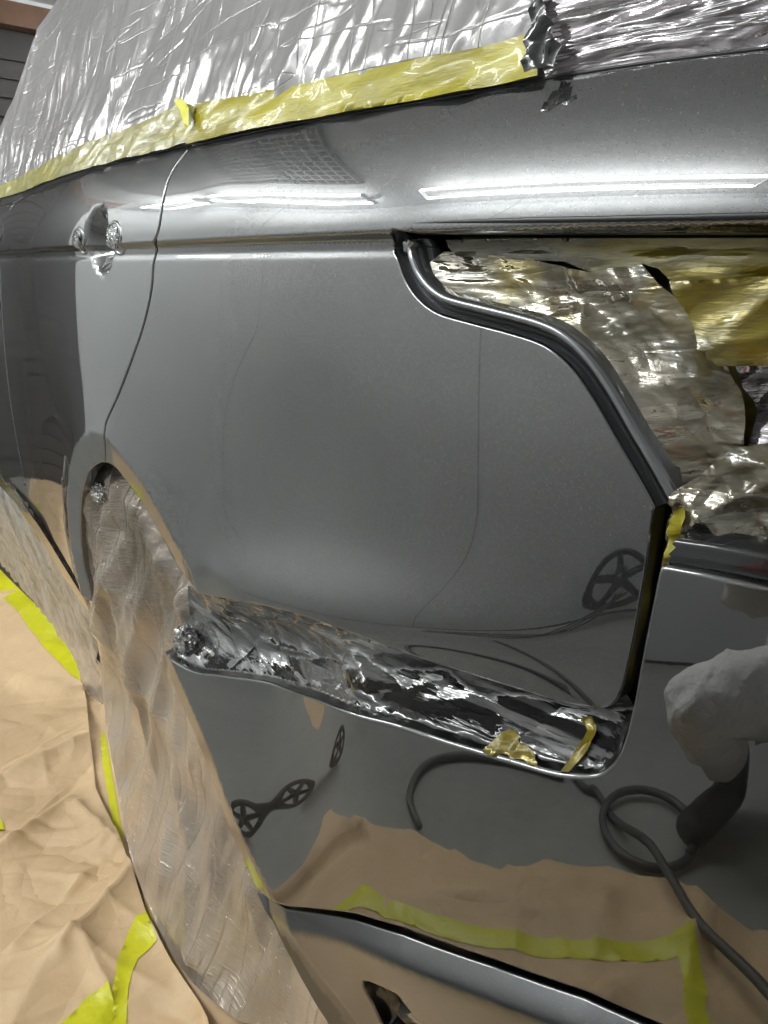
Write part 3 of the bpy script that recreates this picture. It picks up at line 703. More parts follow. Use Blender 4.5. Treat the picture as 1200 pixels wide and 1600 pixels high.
# lamp opening flange: black channel, then a rounded painted ridge
def prof_flange():
    p = [(0, 0.001), (0.0008, 0.008), (0.0016, 0.0135), (0.008, 0.0135), (0.0095, 0.012)]
    for k in range(15):
        a = math.pi*k/14; p.append((0.0155-0.006*math.cos(a), 0.0085-0.0095*math.sin(a)))
    return p+[(0.0225, 0.012), (0.0245, 0.018), (0.025, 0.03)]
PF = prof_flange()
l1s = smooth_poly(line1[::3], 5)
fl_ = sweep('lamp_flange', l1s, S, [(a*0.80+0.001, d) for a, d in PF], M['gloss_grey'], CAR)
sweep('channel_seal', l1s, S, [(0.0025, 0.0125), (0.0040, 0.0112), (0.0065, 0.0112), (0.0085, 0.0125)], M['black'], CAR)
# flat black strip standing in for the dark reflection below the shoulder
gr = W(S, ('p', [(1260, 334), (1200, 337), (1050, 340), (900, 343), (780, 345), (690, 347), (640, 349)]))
sweep('shoulder_reflection_strip', smooth_poly(gr, 6), S, [(-0.0026, 0.0006), (-0.0022, -0.0003), (0.0022, -0.0003), (0.0026, 0.0006)], M['black'], CAR, taper=0.4)
# handle recess mounts
HX, HZ, HRX, HRZ = HANDLE
def crumple_blob(name, c, r, mat, parent, seed=1, sq=(1, 1, 1)):
    bm = bmesh.new(); bmesh.ops.create_icosphere(bm, subdivisions=4, radius=1.0)
    rnd = random.Random(seed); off = Vector((0, 0, 0)); q = parent
    while q is not None: off += Vector(q.location); q = q.parent
    for v in bm.verts:
        p = v.co.normalized(); f = 1+0.35*(abs(float(pnoise(p.x*2.3+seed, p.y*2.3+p.z*1.7, seed)))-0.3)*1.6+0.18*abs(float(pnoise(p.x*5+p.z*4, p.y*5, seed+4)))
        v.co = Vector((p.x*r*f*sq[0], p.y*r*f*sq[1], p.z*r*f*sq[2]))+Vector(c)-off
    me = bpy.data.meshes.new(name); bm.to_mesh(me); bm.free()
    for pl in me.polygons: pl.use_smooth = False
    return link(name, me, mat, parent)
for uv, r, sd in (((122, 376), 0.0125, 3), ((177, 372), 0.0145, 8)):
    p = surf_hit([uv], S)[0]
    rc = crumple_blob('handle_mount', (p[0], p[1]+0.002, p[2]), r, M['foil'], door, sd, (1.25, 0.6, 1.0))
    ring = [(p[0]+math.cos(a)*r*1.9, p[2]+math.sin(a)*r*1.45) for a in np.linspace(0, 2*math.pi, 25)]
    sweep('mount_seat', ring, S, [(-0.003, 0.0), (-0.0015, -0.0016), (0.0, -0.0016), (0.002, 0.0)], M['paint'], door)

# bumper cover
BTOP_PX = [(258, 1020), (297, 1047), (340, 1054), (400, 1062), (450, 1076), (500, 1094), (600, 1128), (700, 1160), (792, 1187), (867, 1208), (921, 1212), (944, 1204), (962, 1186), (975, 1155), (987, 1105), (997, 1050), (1008, 990), (1018, 940), (1027, 895), (1033, 886), (1045, 886), (1100, 896), (1200, 918)]
btop = surf_hit(BTOP_PX, S2)[:, [0, 2]]
btop = np.vstack([smooth_poly(btop[:19], 5)[:-1], btop[18:], [(1.20, btop[-1, 1])]])
trim_e = surf_hit([(1110, 1634), (1022, 1598), (916, 1551), (775, 1502), (633, 1452), (555, 1429), (500, 1422), (446, 1417), (402, 1390)], S2)[:, [0, 2]]
binner = surf_hit([(396, 1380), (370, 1325), (345, 1260), (325, 1200), (300, 1140), (265, 1060)], S2)[:, [0, 2]]
bo = np.vstack([btop, [(1.24, trim_e[0, 1])], trim_e, binner])
bumper = sheet('bumper', offset_in(bo, 0.0035), S2, 0.0085, M['paint_bumper'], CAR, hem=(0.004, 0.02), exact=True)
# lower valance with ledge
vt = surf_hit([(402, 1393), (446, 1421), (500, 1427), (555, 1436), (633, 1460), (775, 1510), (916, 1559), (1022, 1606), (1115, 1650)], S3)[:, [0, 2]]
vi = surf_hit([(560, 1660), (530, 1628), (505, 1590), (478, 1545), (450, 1492), (425, 1440)], S3)[:, [0, 2]]
vo_ = np.vstack([vt, [(1.22, vt[-1, 1]), (1.22, 0.30), (0.95, 0.28), (vi[0, 0]+0.03, vi[0, 1]-0.01)], vi])
slot = smooth_poly(surf_hit([(563, 1530), (612, 1548), (626, 1560), (650, 1590), (690, 1625), (640, 1640), (600, 1608), (580, 1570)], S3)[:, [0, 2]], 3, closed=True)
val = sheet('lower_valance', offset_in(vo_, 0.002), S3, 0.0060, M['paint_valance'], CAR, hem=(0.003, 0.02), exact=True, holes=[slot])
sheet('reflector_pocket', slot, lambda x, z: S3(x, z)+0.035, 0.01, M['black'], val)
pk = surf_hit([(612, 1590), (640, 1600), (665, 1612), (690, 1640)], S3)
tube('exhaust_trim', [(a, b+0.02, c-0.004) for a, b, c in pk], 0.009, M['gloss_grey'], val)
# second ledge on the bumper top (step pad edge under the film)
def Sp(x, z): return S2(x, z)+0.03
stp = surf_hit([(1035, 868), (1100, 878), (1200, 897), (1260, 908)], S2)[:, [0, 2]]
sweep('step_rail', smooth_poly(stp, 5), S2, [(-0.010, 0.014), (-0.007, 0.008), (-0.004, 0.014), (-0.001, 0.009), (0.002, 0.018), (0.006, 0.012), (0.009, 0.02), (0.013, 0.04)], M['gloss_dark'], bumper)

# wheel
wc = (0.20, 0.17, 0.372)
wh = empty('wheel', None, None, wc); wh.parent = CAR
def lathe(name, prof, mat, parent, seg=64):
    V = []; m = len(prof)
    for k in range(seg):
        a = 2*math.pi*k/seg
        for r, y in prof: V.append((wc[0]+r*math.cos(a), wc[1]+y, wc[2]+r*math.sin(a)))
    Fs = [(k*m+i, ((k+1) % seg)*m+i, ((k+1) % seg)*m+i+1, k*m+i+1) for k in range(seg) for i in range(m-1)]
    return make(name, V, Fs, mat, parent)
lathe('tyre', [(0.25, -0.10), (0.27, -0.115), (0.32, -0.12), (0.35, -0.11), (0.368, -0.085), (0.372, 0), (0.368, 0.1), (0.33, 0.12), (0.25, 0.1)], M['rubber'], wh)
rim = lathe('rim', [(0.255, -0.10), (0.245, -0.105), (0.235, -0.085), (0.225, 0.02), (0.05, 0.03), (0.0, 0.02)], M['alloy'], wh)
for k in range(5):
    a = 2*math.pi*k/5+0.3
    tube('spoke', [(wc[0]+r*math.cos(a), wc[1]-0.07+0.03*(1-r/0.24), wc[2]+r*math.sin(a)) for r in (0.03, 0.12, 0.235)], [0.03, 0.022, 0.018], M['alloy'], rim)

# greenhouse glass & roof under the film
ztab = np.vstack([ztop_q[::-1][::-1], surf_hit(WIND_PX, S)[:, [0, 2]]]); ztab = ztab[np.argsort(ztab[:, 0])]
def zwin(x): return np.interp(x, ztab[:, 0], ztab[:, 1])
ybelt = lambda x: S(x, zwin(x))
def G0(x, z):
    x = np.asarray(x, float); z = np.asarray(z, float)
    xc = np.clip(x, -1.4, 1.2); t = z-zwin(xc)
    y = ybelt(xc)+0.004+0.34*t+0.10*np.clip(t, 0, None)**2
    return y+0.30*np.clip(-0.85-x-0.55*t*0, 0, None)**2
# ======================= masking films and tapes =======================
def G(x, z):
    t = z-zwin(np.clip(x, -1.4, 1.2))
    near = np.exp(-np.clip(t, 0, None)/0.10)
    b = G0(x, z)-0.004*sstep(0, 0.04, t)
    f1 = folds(x, z, 0.045, 31, 1.25, 4.5)*(0.002+0.012*near)
    f2 = folds(x, z, 0.20, 33, 0.15, 2.6)*0.010
    f3 = folds(x, z, 0.022, 35, 1.1, 3.0)*0.0035*near
    f4 = ridges(x, z, (-1.2, 1.25, 1.0, 1.75), 70, 37, (0.04, 0.20), (0.006, 0.020), (0.002, 0.006), (0.9, 2.0))+ridges(x, z, (-1.2, 1.28, 1.0, 1.75), 26, 38, (0.10, 0.40), (0.006, 0.012), (0.002, 0.004), (-0.05, 0.30))
    return b-(f1+f2+f3+f4)*(0.10+0.90*sstep(0.015, 0.055, t))
gl_px = [(-70, 345), (0, 312), (60, 293), (150, 262), (230, 243), (300, 226), (400, 204), (500, 185), (700, 150), (858, 120), (862, 60), (880, -90), (600, -90), (300, -90), (140, -90), (97, -5), (72, 35), (57, 66), (40, 110), (25, 150), (10, 185), (-2, 218), (-40, 290)]
gpo = W(G0, ('p', gl_px))
gi = np.vstack([pgrid(G0, (-70, -90, 880, 350), 4.6)])
o = sheet('window_film', gpo, G, 0.02, M['film_top'], interior=gi)
tag(o, 'silvery wrinkled plastic film stretched over the side windows', 'masking film')
rf = sheet('side_glass', [(-0.85, 1.33), (1.1, 1.24), (1.0, 1.55), (0.6, 1.85), (-0.55, 1.85), (-0.85, 1.6)], lambda x, z: G0(x, z)+0.03, 0.05, M['glass'], CAR)
def roof_v():
    V = []; F_ = []
    xs = np.linspace(-0.5, 1.0, 16); ys = np.linspace(0, 1, 9)
    for x in xs:
        y0 = float(G0(x, 1.85))+0.035
        for t in ys: V.append((x, y0+(1.65-y0)*t, 1.84+0.05*math.sin(math.pi*t)))
    for i in range(15):
        for k in range(8): F_.append((i*9+k, (i+1)*9+k, (i+1)*9+k+1, i*9+k+1))
    return V, F_
make('roof', *roof_v(), M['paint'], CAR)

def G1(x, z):
    t = z-zwin(x)
    return G0(x, z)-0.006*sstep(0, 0.03, t)-(0.25+0.75*sstep(0.0, 0.03, t))*folds(x, z, 0.030, 51, 0.12, 4.5)*0.012-folds(x, z, 0.012, 52, 0.16, 4.0)*0.0030-0.006*folds(x, z, 0.09, 53, 0.9, 1.5)
e_px = [(856, 121), (900, 112), (1030, 95), (1210, 74), (1300, 62), (1320, -100), (870, -100), (842, -10), (850, 60)]
o = sheet('window_film', W(G0, ('p', e_px)), G1, 0.012, M['film_end'], interior=pgrid(G0, (840, -100, 1320, 125), 4.2))
tag(o, 'darker shiny plastic film with long creases at the rear window corner', 'masking film')
# black gathered fold between the two films
def Gk(x, z): return G0(x, z)-0.026-folds(x, z, 0.016, 61, 1.3, 2.5)*0.02
k_px = [(854, 122), (895, 112), (912, 85), (898, 60), (885, 20), (880, -30), (862, -30), (866, 20), (858, 70)]
kf = sheet('gathered_fold', W(G0, ('p', k_px)), Gk, 0.004, M['gloss_dark'])
tag(kf, 'black gathered fold of film where the two window films meet', 'film fold')

def tape_side(px, F, mat, label, off, step=0.006, disp=None, grp='yellow tape along the window line', base=None):
    FF = (lambda x, z: F(x, z)+off+(disp(x, z) if disp else 0))
    B = base if base is not None else F
    o = sheet('masking_tape', W(B, ('p', px)), FF, step, mat)
    tag(o, label, 'tape', grp); return o
tape_side([(303, 227), (400, 204), (500, 186), (700, 151), (800, 133), (854, 121), (850, 60), (862, 50), (830, 58), (760, 78), (700, 88), (640, 100), (560, 117), (480, 135), (400, 150), (345, 158), (316, 164), (313, 190)], G0, M['tape_shiny'],
          'long glossy yellow tape along the rear window line, right of the upturned corner', -0.009, 0.007, lambda x, z: -folds(x, z, 0.028, 71, 0.2, 3.5)*0.006-folds(x, z, 0.011, 73, 1.0, 2)*0.0016)
tape_side([(-60, 338), (0, 312), (60, 293), (120, 272), (200, 249), (270, 234), (306, 222), (316, 196), (318, 168), (296, 160), (262, 180), (220, 198), (170, 215), (110, 240), (60, 264), (0, 294), (-60, 318)], G0, M['tape_pale'],
          'pale yellow tape under milky film along the rear door window line', -0.009, 0.008, lambda x, z: -folds(x, z, 0.030, 75, 0.2, 3.0)*0.008-folds(x, z, 0.010, 76, 0.6, 2)*0.002)
tape_side([(296, 160), (310, 158), (320, 172), (320, 205), (312, 196), (306, 176)], G0, M['tape'], 'bright yellow upturned tape corner at the door gap', -0.022, 0.004)

# ---- lamp opening ----
LB_PX = [(668, 372), (760, 371), (900, 370), (1050, 370), (1230, 370), (1330, 372), (1340, 900), (1250, 920), (1100, 885), (1032, 880), (1034, 830), (1050, 775), (1020, 727), (975, 668), (938, 606), (902, 560), (864, 530), (820, 511), (756, 493), (698, 474), (668, 448), (656, 410)]
LBo = W(S, ('p', LB_PX))
sheet('lamp_pit', W(S, ('p', [(655, 368), (1340, 368), (1350, 900), (1030, 885), (1046, 786), (1015, 722), (944, 600), (868, 520), (760, 482), (672, 447)])), lambda x, z: S(x, z)+0.060-folds(x, z, 0.05, 79, 0.3, 1.6)*0.02, 0.008, M['tape_deep'], CAR)
RL = surf_hit(LINE2_PX, S)[:, [0, 2]]
def rim_d(x, z): return sstep(0.0, 0.028, polydist(x, z, RL))
LBX = (0.66, 0.80, 1.15, 1.12)
def lampF(x, z):
    e = rim_d(x, z)
    return S(x, z)+0.012+e*(0.012-folds(x, z, 0.034, 81, -0.95, 4.0)*0.013-folds(x, z, 0.013, 82, -0.9, 3.6)*0.0035-0.012*folds(x, z, 0.10, 86, -0.4, 1.5)-ridges(x, z, LBX, 30, 83, (0.03, 0.14), (0.003, 0.009), (0.002, 0.007), (-1.4, -0.4)))
def lampT(x, z):
    return S(x, z)+0.020-folds(x, z, 0.08, 85, 0.15, 2.5)*0.008-ridges(x, z, LBX, 40, 85, (0.02, 0.12), (0.003, 0.010), (0.001, 0.004), (-0.3, 0.5))-ridges(x, z, LBX, 16, 86, (0.02, 0.05), (0.003, 0.006), (0.001, 0.004), (1.0, 2.0))
lt = tape_side([(672, 374), (760, 372), (900, 371), (1050, 371), (1240, 371), (1240, 470), (1200, 455), (1060, 450), (1052, 465), (1010, 420), (985, 412), (900, 425), (860, 408), (740, 403), (690, 400), (676, 386)], lampT, M['tape_gold'],
          'wide dull olive yellow tape across the top of the lamp opening', 0.0, 0.0035, grp='yellow tape round the lamp opening', base=S)
o = sheet('lamp_film', W(S, ('p', [(672, 392), (740, 398), (800, 402), (900, 425), (985, 412), (1010, 440), (1045, 470), (1075, 520), (1110, 560), (1140, 620), (1143, 720), (1135, 800), (1060, 786), (1046, 735), (1020, 724), (975, 668), (938, 606), (902, 560), (864, 530), (820, 511), (756, 493), (698, 474), (668, 448), (656, 410)])), lampF, 0.003, M['film_lamp'])
tag(o, 'crumpled shiny clear film filling the curved front of the lamp opening', 'masking film')
def lampU(x, z): return S(x, z)+0.010-folds(x, z, 0.06, 91, 0.35, 2.2)*0.020-ridges(x, z, LBX, 60, 92, (0.02, 0.10), (0.003, 0.012), (0.002, 0.007), (0.0, 1.0))
tape_side([(1040, 440), (1200, 432), (1240, 432), (1240, 572), (1120, 572), (1090, 545), (1070, 500)], lampU, M['tape_gold'],
          'creased yellow tape flap below the olive tape at the right of the lamp opening', 0.0, 0.0045, grp='yellow tape round the lamp opening', base=S)
def lampR(x, z): return S(x, z)+0.042-folds(x, z, 0.030, 95, 1.2, 2.5)*0.022-folds(x, z, 0.010, 96, 1.0, 2)*0.004
o = sheet('lamp_film', W(S, ('p', [(1110, 566), (1250, 566), (1250, 780), (1130, 780), (1138, 650)])), lampR, 0.0045, M['film_end'])
tag(o, 'dark glossy film deep in the lamp opening below the creased yellow tape', 'masking film')
def lampC(x, z): return S(x, z)+0.014-folds(x, z, 0.05, 101, 0.2, 2.0)*0.018-folds(x, z, 0.018, 104, 0.2, 2.2)*0.005-ridges(x, z, (0.95, 0.80, 1.15, 0.98), 80, 102, (0.015, 0.08), (0.002, 0.007), (0.003, 0.009))
o = sheet('lamp_film', W(S, ('p', [(1052, 768), (1090, 745), (1150, 700), (1250, 690), (1260, 905), (1120, 880), (1036, 872), (1036, 820)])), lampC, 0.003, M['film_lamp'])
tag(o, 'knotted clear film bunched on top of the bumper corner', 'masking film')
tape_side([(1060, 796), (1074, 790), (1078, 806), (1066, 836), (1056, 866), (1042, 870), (1046, 830)], lambda x, z: S(x, z)-0.002-folds(x, z, 0.018, 105)*0.014, M['tape_shiny'],
          'small twisted yellow tape at the corner between quarter panel and lamp opening', 0.0, 0.004, grp='yellow tape round the lamp opening', base=S)
# ---- vertical gap right of the quarter panel ----
tape_side([(1038, 800), (1048, 830), (1034, 890), (1018, 985), (1000, 1070), (988, 1090), (982, 1075), (994, 1020), (1008, 940), (1020, 870)], lambda x, z: S(x, z)+0.020-folds(x, z, 0.02, 107, 1.4, 3)*0.012, M['tape_gold'],
          'yellow tape strip running down the black gap beside the bumper edge', 0.0, 0.004, grp='yellow tape round the lamp opening', base=S)
# ---- gap between quarter panel and bumper ----
lowq = surf_hit([(972, 1074), (958, 1090), (936, 1098), (900, 1093), (840, 1076), (760, 1052), (660, 1020), (560, 983), (470, 952), (390, 932), (332, 922), (296, 915)], lambda x, z: S(x, z)+0.006)[:, [0, 2]]
btc = btop
def gapF0(x, z):
    dq = polydist(x, z, lowq); db = polydist(x, z, btc[:90:3])
    t = dq/(dq+db+1e-6)
    return S(x, z)*(1-t)+(S2(x, z)+0.004)*t+0.034*np.sin(np.pi*np.clip(t, 0, 1))**0.7+0.006
def gapF(x, z):
    dq = polydist(x, z, lowq); db = polydist(x, z, btc[:90:3]); e = sstep(0, 0.012, np.minimum(dq, db))
    return gapF0(x, z)-e*(folds(x, z, 0.050, 111, -0.25, 5.0)*0.012+ridges(x, z, (0.25, 0.50, 1.05, 0.85), 90, 111, (0.04, 0.22), (0.0025, 0.008), (0.002, 0.008), (-0.30, 0.30))+ridges(x, z, (0.25, 0.50, 1.05, 0.85), 40, 113, (0.01, 0.05), (0.003, 0.008), (0.002, 0.006)))
g_px = [(296, 915), (332, 922), (390, 932), (470, 952), (560, 983), (660, 1020), (760, 1052), (840, 1076), (900, 1093), (936, 1098), (958, 1090), (972, 1074), (990, 1105), (978, 1155), (962, 1188), (944, 1203), (921, 1208), (867, 1204), (792, 1183), (700, 1156), (600, 1124), (500, 1090), (450, 1072), (400, 1058), (340, 1050), (297, 1043), (262, 1022), (276, 1005), (290, 980), (296, 950)]
o = sheet('gap_film', W(gapF0, ('p', g_px)), gapF, 0.0032, M['film_gap'])
tag(o, 'black and silver crumpled film tucked in the gap above the bumper', 'masking film')
sheet('gap_backing', W(gapF0, ('p', g_px)), lambda x, z: gapF0(x, z)+0.035, 0.012, M['inner'], CAR)
for px, lb, sd in (([(800, 1135), (815, 1130), (828, 1150), (850, 1172), (860, 1190), (820, 1186), (796, 1178)], 'small yellow tape wedge in the film of the bumper gap', 3),
                   ([(935, 1112), (948, 1125), (930, 1165), (905, 1195), (890, 1196), (915, 1160), (928, 1135), (918, 1114)], 'yellow tape strip at the rounded end of the bumper gap', 4)):
    tape_side(px, lambda x, z: gapF0(x, z)-0.010-folds(x, z, 0.02, 120+sd)*0.012, M['tape_gold'], lb, 0.0, 0.003, grp='yellow tape in the bumper gap', base=gapF0)

# ---- wheel cover ----
def WF0(x, z):
    x = np.asarray(x, float); z = np.asarray(z, float)
    y = 0.045-0.135*np.clip(1-z/0.36, 0, 1.3)**2
    return y-0.022*sstep(0.02, -0.12, x)*sstep(0.3, 0.5, z)
def WF(x, z):
    e = sstep(0.0, 0.035, polydist(x, z, wedge))
    bul = -0.030*np.exp(-((z-0.30)/0.22)**2)*0
    return WF0(x, z)+bul-e*(folds(x, z, 0.12, 131, 1.15, 3.2)*(0.026+0.02*sstep(0.3, 0.6, z))+folds(x, z, 0.045, 132, 1.3, 4)*(0.002+0.010*sstep(0.35, 0.6, z))+ridges(x, z, (-0.3, 0.0, 0.7, 0.8), 30, 134, (0.06, 0.30), (0.01, 0.03), (0.003, 0.010), (1.2, 2.3))+ridges(x, z, (-0.2, 0.3, 0.5, 0.8), 14, 135, (0.05, 0.2), (0.008, 0.02), (0.004, 0.010), (-0.7, 0.0)))
w_px = [(142, 948), (134, 918), (125, 870), (122, 812), (125, 764), (136, 733), (150, 718), (166, 714), (186, 724), (210, 752), (234, 784), (258, 828), (284, 878), (308, 915), (314, 960), (320, 1010), (335, 1060), (350, 1120), (380, 1190), (400, 1260), (430, 1340), (470, 1400), (510, 1470), (560, 1560), (600, 1640), (430, 1610), (370, 1594), (330, 1562), (300, 1535), (270, 1495), (250, 1455), (228, 1405), (210, 1360), (195, 1300), (185, 1240), (174, 1185), (165, 1130), (158, 1070), (152, 1000)]
wo = W(WF0, ('p', w_px)); wedge = np.vstack([wo, wo[:1]])
wi = pgrid(WF0, (120, 720, 600, 1640), 5.0)
o = sheet('wheel_film', wo, WF, 0.012, M['film_wheel'], interior=wi)
tag(o, 'milky plastic film wrapped over the rear wheel and arch', 'masking film')
# knot of foil at the arch top
p = surf_hit([(166, 770)], WF0)[0]
o = crumple_blob('foil_knot', (p[0], p[1]-0.012, p[2]), 0.019, M['foil'], None, 14, (1.3, 0.7, 1.0)); tag(o, 'crumpled clear foil knot at the top of the wheel arch', 'foil knot')
p = surf_hit([(296, 1000)], gapF0)[0]
o = crumple_blob('foil_knot', (p[0], p[1]-0.004, p[2]), 0.022, M['foil'], None, 19, (1.2, 0.8, 1.1)); tag(o, 'crumpled silver foil knot at the front end of the bumper gap', 'foil knot')
# ---- skirt under the sill ----
def SK0(x, z):
    return plan(x)+0.012+0.20*np.clip(0.62-z, 0, None)
def SK(x, z): return SK0(x, z)-folds(x, z, 0.05, 141, 1.35, 4.5)*0.022-folds(x, z, 0.016, 142, 1.4, 4)*0.004
s_px = [(-60, 660), (0, 732), (37, 775), (67, 818), (105, 880), (146, 942), (152, 1000), (160, 1070), (166, 1135), (150, 1110), (136, 1075), (118, 1040), (104, 1003), (52, 935), (0, 876), (-60, 800)]
o = sheet('skirt_film', W(SK0, ('p', s_px)), SK, 0.012, M['film_sill'], interior=pgrid(SK0, (-60, 660, 170, 1140), 3.5))
tag(o, 'clear pleated film hanging from the sill down to the yellow floor tape', 'masking film')
tape_side([(0, 733), (37, 774), (67, 816), (105, 876), (143, 936), (149, 952), (140, 945), (104, 893), (66, 832), (36, 788), (-2, 746)], lambda x, z: SK0(x, z)-0.014, M['tape_gold'], 'narrow yellow tape along the bottom edge of the rear door sill', 0.0, 0.006, grp='yellow tape on the sill', base=SK0)

# ======================= hose, reels, person (seen mirrored in the paint) =======================
h = [mirror_to(q, S2, 2, 0.015)[:2] for q in [(900, 1215), (930, 1235), (960, 1280), (1010, 1350), (1045, 1405), (1090, 1480)]]
h = [(h[0][0]-0.25, h[0][1]-0.5)]+[tuple(a) for a in h]+[(1.32, -0.30), (1.36, 0.2)]
hp = smooth_poly([(a, b, 0.016 if b < -0.85 else 0.075) for a, b in h], 6)
o = tube('air_hose', hp, 0.011, M['cable']); tag(o, 'dark grey hose lying across the floor, mirrored at the bumper corner', 'hose')
c = [mirror_to(q, S2, 2, 0.03)[:2] for q in [(1010, 1235), (975, 1285), (1010, 1340), (1055, 1290)]]
cx, cy = np.mean(c, 0); ra = 0.13
pts = [(cx+ra*math.cos(t)*1.0, cy+ra*1.15*math.sin(t), 0.016+0.012*t/6.3) for t in np.linspace(0.6, 7.0, 40)]
o = tube('hose_loop', pts, 0.012, M['cable']); tag(o, 'single round loop of dark hose on the floor near the boot', 'hose')
h2 = [mirror_to(q, S2, 2, 0.015)[:2] for q in [(655, 1290), (640, 1240), (665, 1195), (720, 1180), (800, 1190), (880, 1212)]]
o = tube('air_hose', smooth_poly([(a, b, 0.014) for a, b in h2], 6), 0.012, M['cable']); tag(o, 'dark hose curving over the floor beyond the paper edge', 'hose')
def reel(x, z, label, r=0.12, cables=((0.0, -0.5),)):
    e = empty('hose_reel', label, 'hose reel', (x, Y0, z), 'hose reels on the side wall')
    y = Y0+0.10
    ring = [(x+r*math.cos(a), y, z+r*math.sin(a)) for a in np.linspace(0, 2*math.pi, 33)]
    tube('rim', ring, 0.016, M['blackp'], e)
    for k in range(5):
        a = 2*math.pi*k/5+0.5; tube('spoke', [(x, y, z), (x+r*math.cos(a), y, z+r*math.sin(a))], [0.020, 0.014], M['blackp'], e)
    tube('hub', [(x, Y0+0.005, z), (x, y+0.03, z)], 0.03, M['blackp'], e, 14)
    for k in range(3):
        pts = smooth_poly([(x+0.02*k, y+0.02, z-r*0.5), (x-0.05-0.03*k, y+0.05, 0.05), (x-0.18-0.05*k, y+0.10+0.05*k, 0.012), (x-0.45-0.06*k, y+0.06+0.05*k, 0.012), (x-0.75, y+0.10+0.05*k, 0.012)], 6)
        tube('cable', pts, 0.006, M['cable'], e)
    return e
q = mirror_to((940, 985), S, 1, Y0+0.1); reel(q[0], max(q[2], 0.20), 'black spoked hose reel low on the wall, mirrored in the quarter panel corner')
for uv, lb, r_ in (((462, 1240), 'small black spoked cable reel standing on the floor and mirrored in the bumper', 0.045),):
    q = mirror_to(uv, S2, 2, r_+0.012)
    e = empty('cable_reel', lb, 'cable reel', (q[0], q[1], 0.0))
    zc_ = r_+0.012
    ax = np.array([0.5, -0.86, 0]); 
    ring = [(q[0]+ax[0]*r_*math.cos(a), q[1]+ax[1]*r_*math.cos(a), zc_+r_*math.sin(a)) for a in np.linspace(0, 2*math.pi, 33)]
    tube('rim', ring, 0.009, M['blackp'], e)
    for k in range(5):
        a = 2*math.pi*k/5+0.5; tube('spoke', [(q[0], q[1], zc_), (q[0]+ax[0]*r_*math.cos(a), q[1]+ax[1]*r_*math.cos(a), zc_+r_*math.sin(a))], [0.010, 0.007], M['blackp'], e)
    for k in range(0):
        pts = smooth_poly([(q[0], q[1], zc_), (q[0]-0.05-0.03*k, q[1]+0.04, 0.02), (q[0]-0.16-0.05*k, q[1]+0.06+0.03*k, 0.008), (q[0]-0.30-0.05*k, q[1]-0.03, 0.008)], 6)
        tube('cable', pts, 0.005, M['cable'], e)

# person squatting behind the phone
M['cloth'] = simple('white_overall', (0.88, 0.88, 0.86), 0.75, var=0.1, bump=(14, 0.035))
def shirt_mat():
    m, nt, out = new_mat('striped_shirt')
    tc = N(nt, 'ShaderNodeTexCoord').outputs['Object']
    z = N(nt, 'ShaderNodeSeparateXYZ', {0: mapping(nt, tc, (1, 1, 1), (0.12, 0.10, 0))}).outputs['Z']
    f = N(nt, 'ShaderNodeMapRange', {'Value': z, 'From Min': 0.2, 'From Max': 1.2}).outputs[0]
    c = ramp(nt, f, [(0.0, (0.6, 0.6, 0.58)), (0.25, (0.7, 0.7, 0.68)), (0.251, (0.02, 0.07, 0.45)), (0.275, (0.02, 0.07, 0.45)), (0.276, (0.7, 0.7, 0.68)), (0.295, (0.7, 0.7, 0.68)), (0.296, (0.50, 0.05, 0.03))], 'CONSTANT')
    b = N(nt, 'ShaderNodeBsdfPrincipled', {'Base Color': c, 'Roughness': 0.7}); nt.links.new(b.outputs[0], out.inputs[0]); return m
M['shirt'] = shirt_mat()
M['blue'] = simple('blue_stripe', (0.02, 0.05, 0.30), 0.7)
M['boot'] = simple('black_boot', (0.015, 0.015, 0.016), 0.5)
M['skin'] = simple('skin', (0.50, 0.31, 0.22), 0.5)
M['hair'] = simple('dark_hair', (0.02, 0.015, 0.012), 0.6)
def skin_fig(name, joints, edges, mat, parent=None, root=0, sub=2):
    me = bpy.data.meshes.new(name); me.from_pydata([j[0] for j in joints], edges, []); me.update()
    o = link(name, me, mat, parent)
    md = o.modifiers.new('skin', 'SKIN'); md.use_smooth_shade = True
    sk = me.skin_vertices[0].data
    for i, j in enumerate(joints):
        r = j[1]; sk[i].radius = (r, r) if not hasattr(r, '__len__') else r
        sk[i].use_root = (i == root)
    sb = o.modifiers.new('sub', 'SUBSURF'); sb.levels = sub; sb.render_levels = sub
    return o
pelvis = Vector((1.68, -1.00, 0.33)); chest = Vector((1.76, -0.92, 0.74)); neck = Vector((1.72, -0.84, 0.97)); head = Vector((1.69, -0.79, 1.13))
kneeL = Vector((1.20, -0.83, 0.385)); ankL = Vector((1.38, -0.98, 0.12)); kneeR = Vector((1.46, -0.60, 0.12)); ankR = Vector((1.86, -0.78, 0.09))
shL = Vector((1.66, -1.02, 0.90)); shR = Vector((1.78, -0.74, 0.92)); handL = Vector((1.35, -0.55, 1.04)); handR = Vector((1.37, -0.41, 1.02))
elL = Vector((1.35, -0.85, 0.625)); elR = Vector((1.62, -0.52, 0.80))
hipL = pelvis+Vector((-0.05, -0.08, 0)); hipR = pelvis+Vector((0.02, 0.10, 0))
J = [(pelvis, .12), (chest, .13), (neck, .055), (head, (.075, .09)), (head+Vector((0, 0, .07)), (.06, .07)),
     (shL, .055), (elL, .042), (handL, .026), (shR, .055), (elR, .042), (handR, .026),
     (hipL, .085), (kneeL, .058), (ankL, .038), (hipR, .085), (kneeR, .058), (ankR, .038)]
Ed = [(0, 1), (1, 2), (2, 3), (3, 4), (1, 5), (5, 6), (6, 7), (1, 8), (8, 9), (9, 10), (0, 11), (11, 12), (12, 13), (0, 14), (14, 15), (15, 16)]
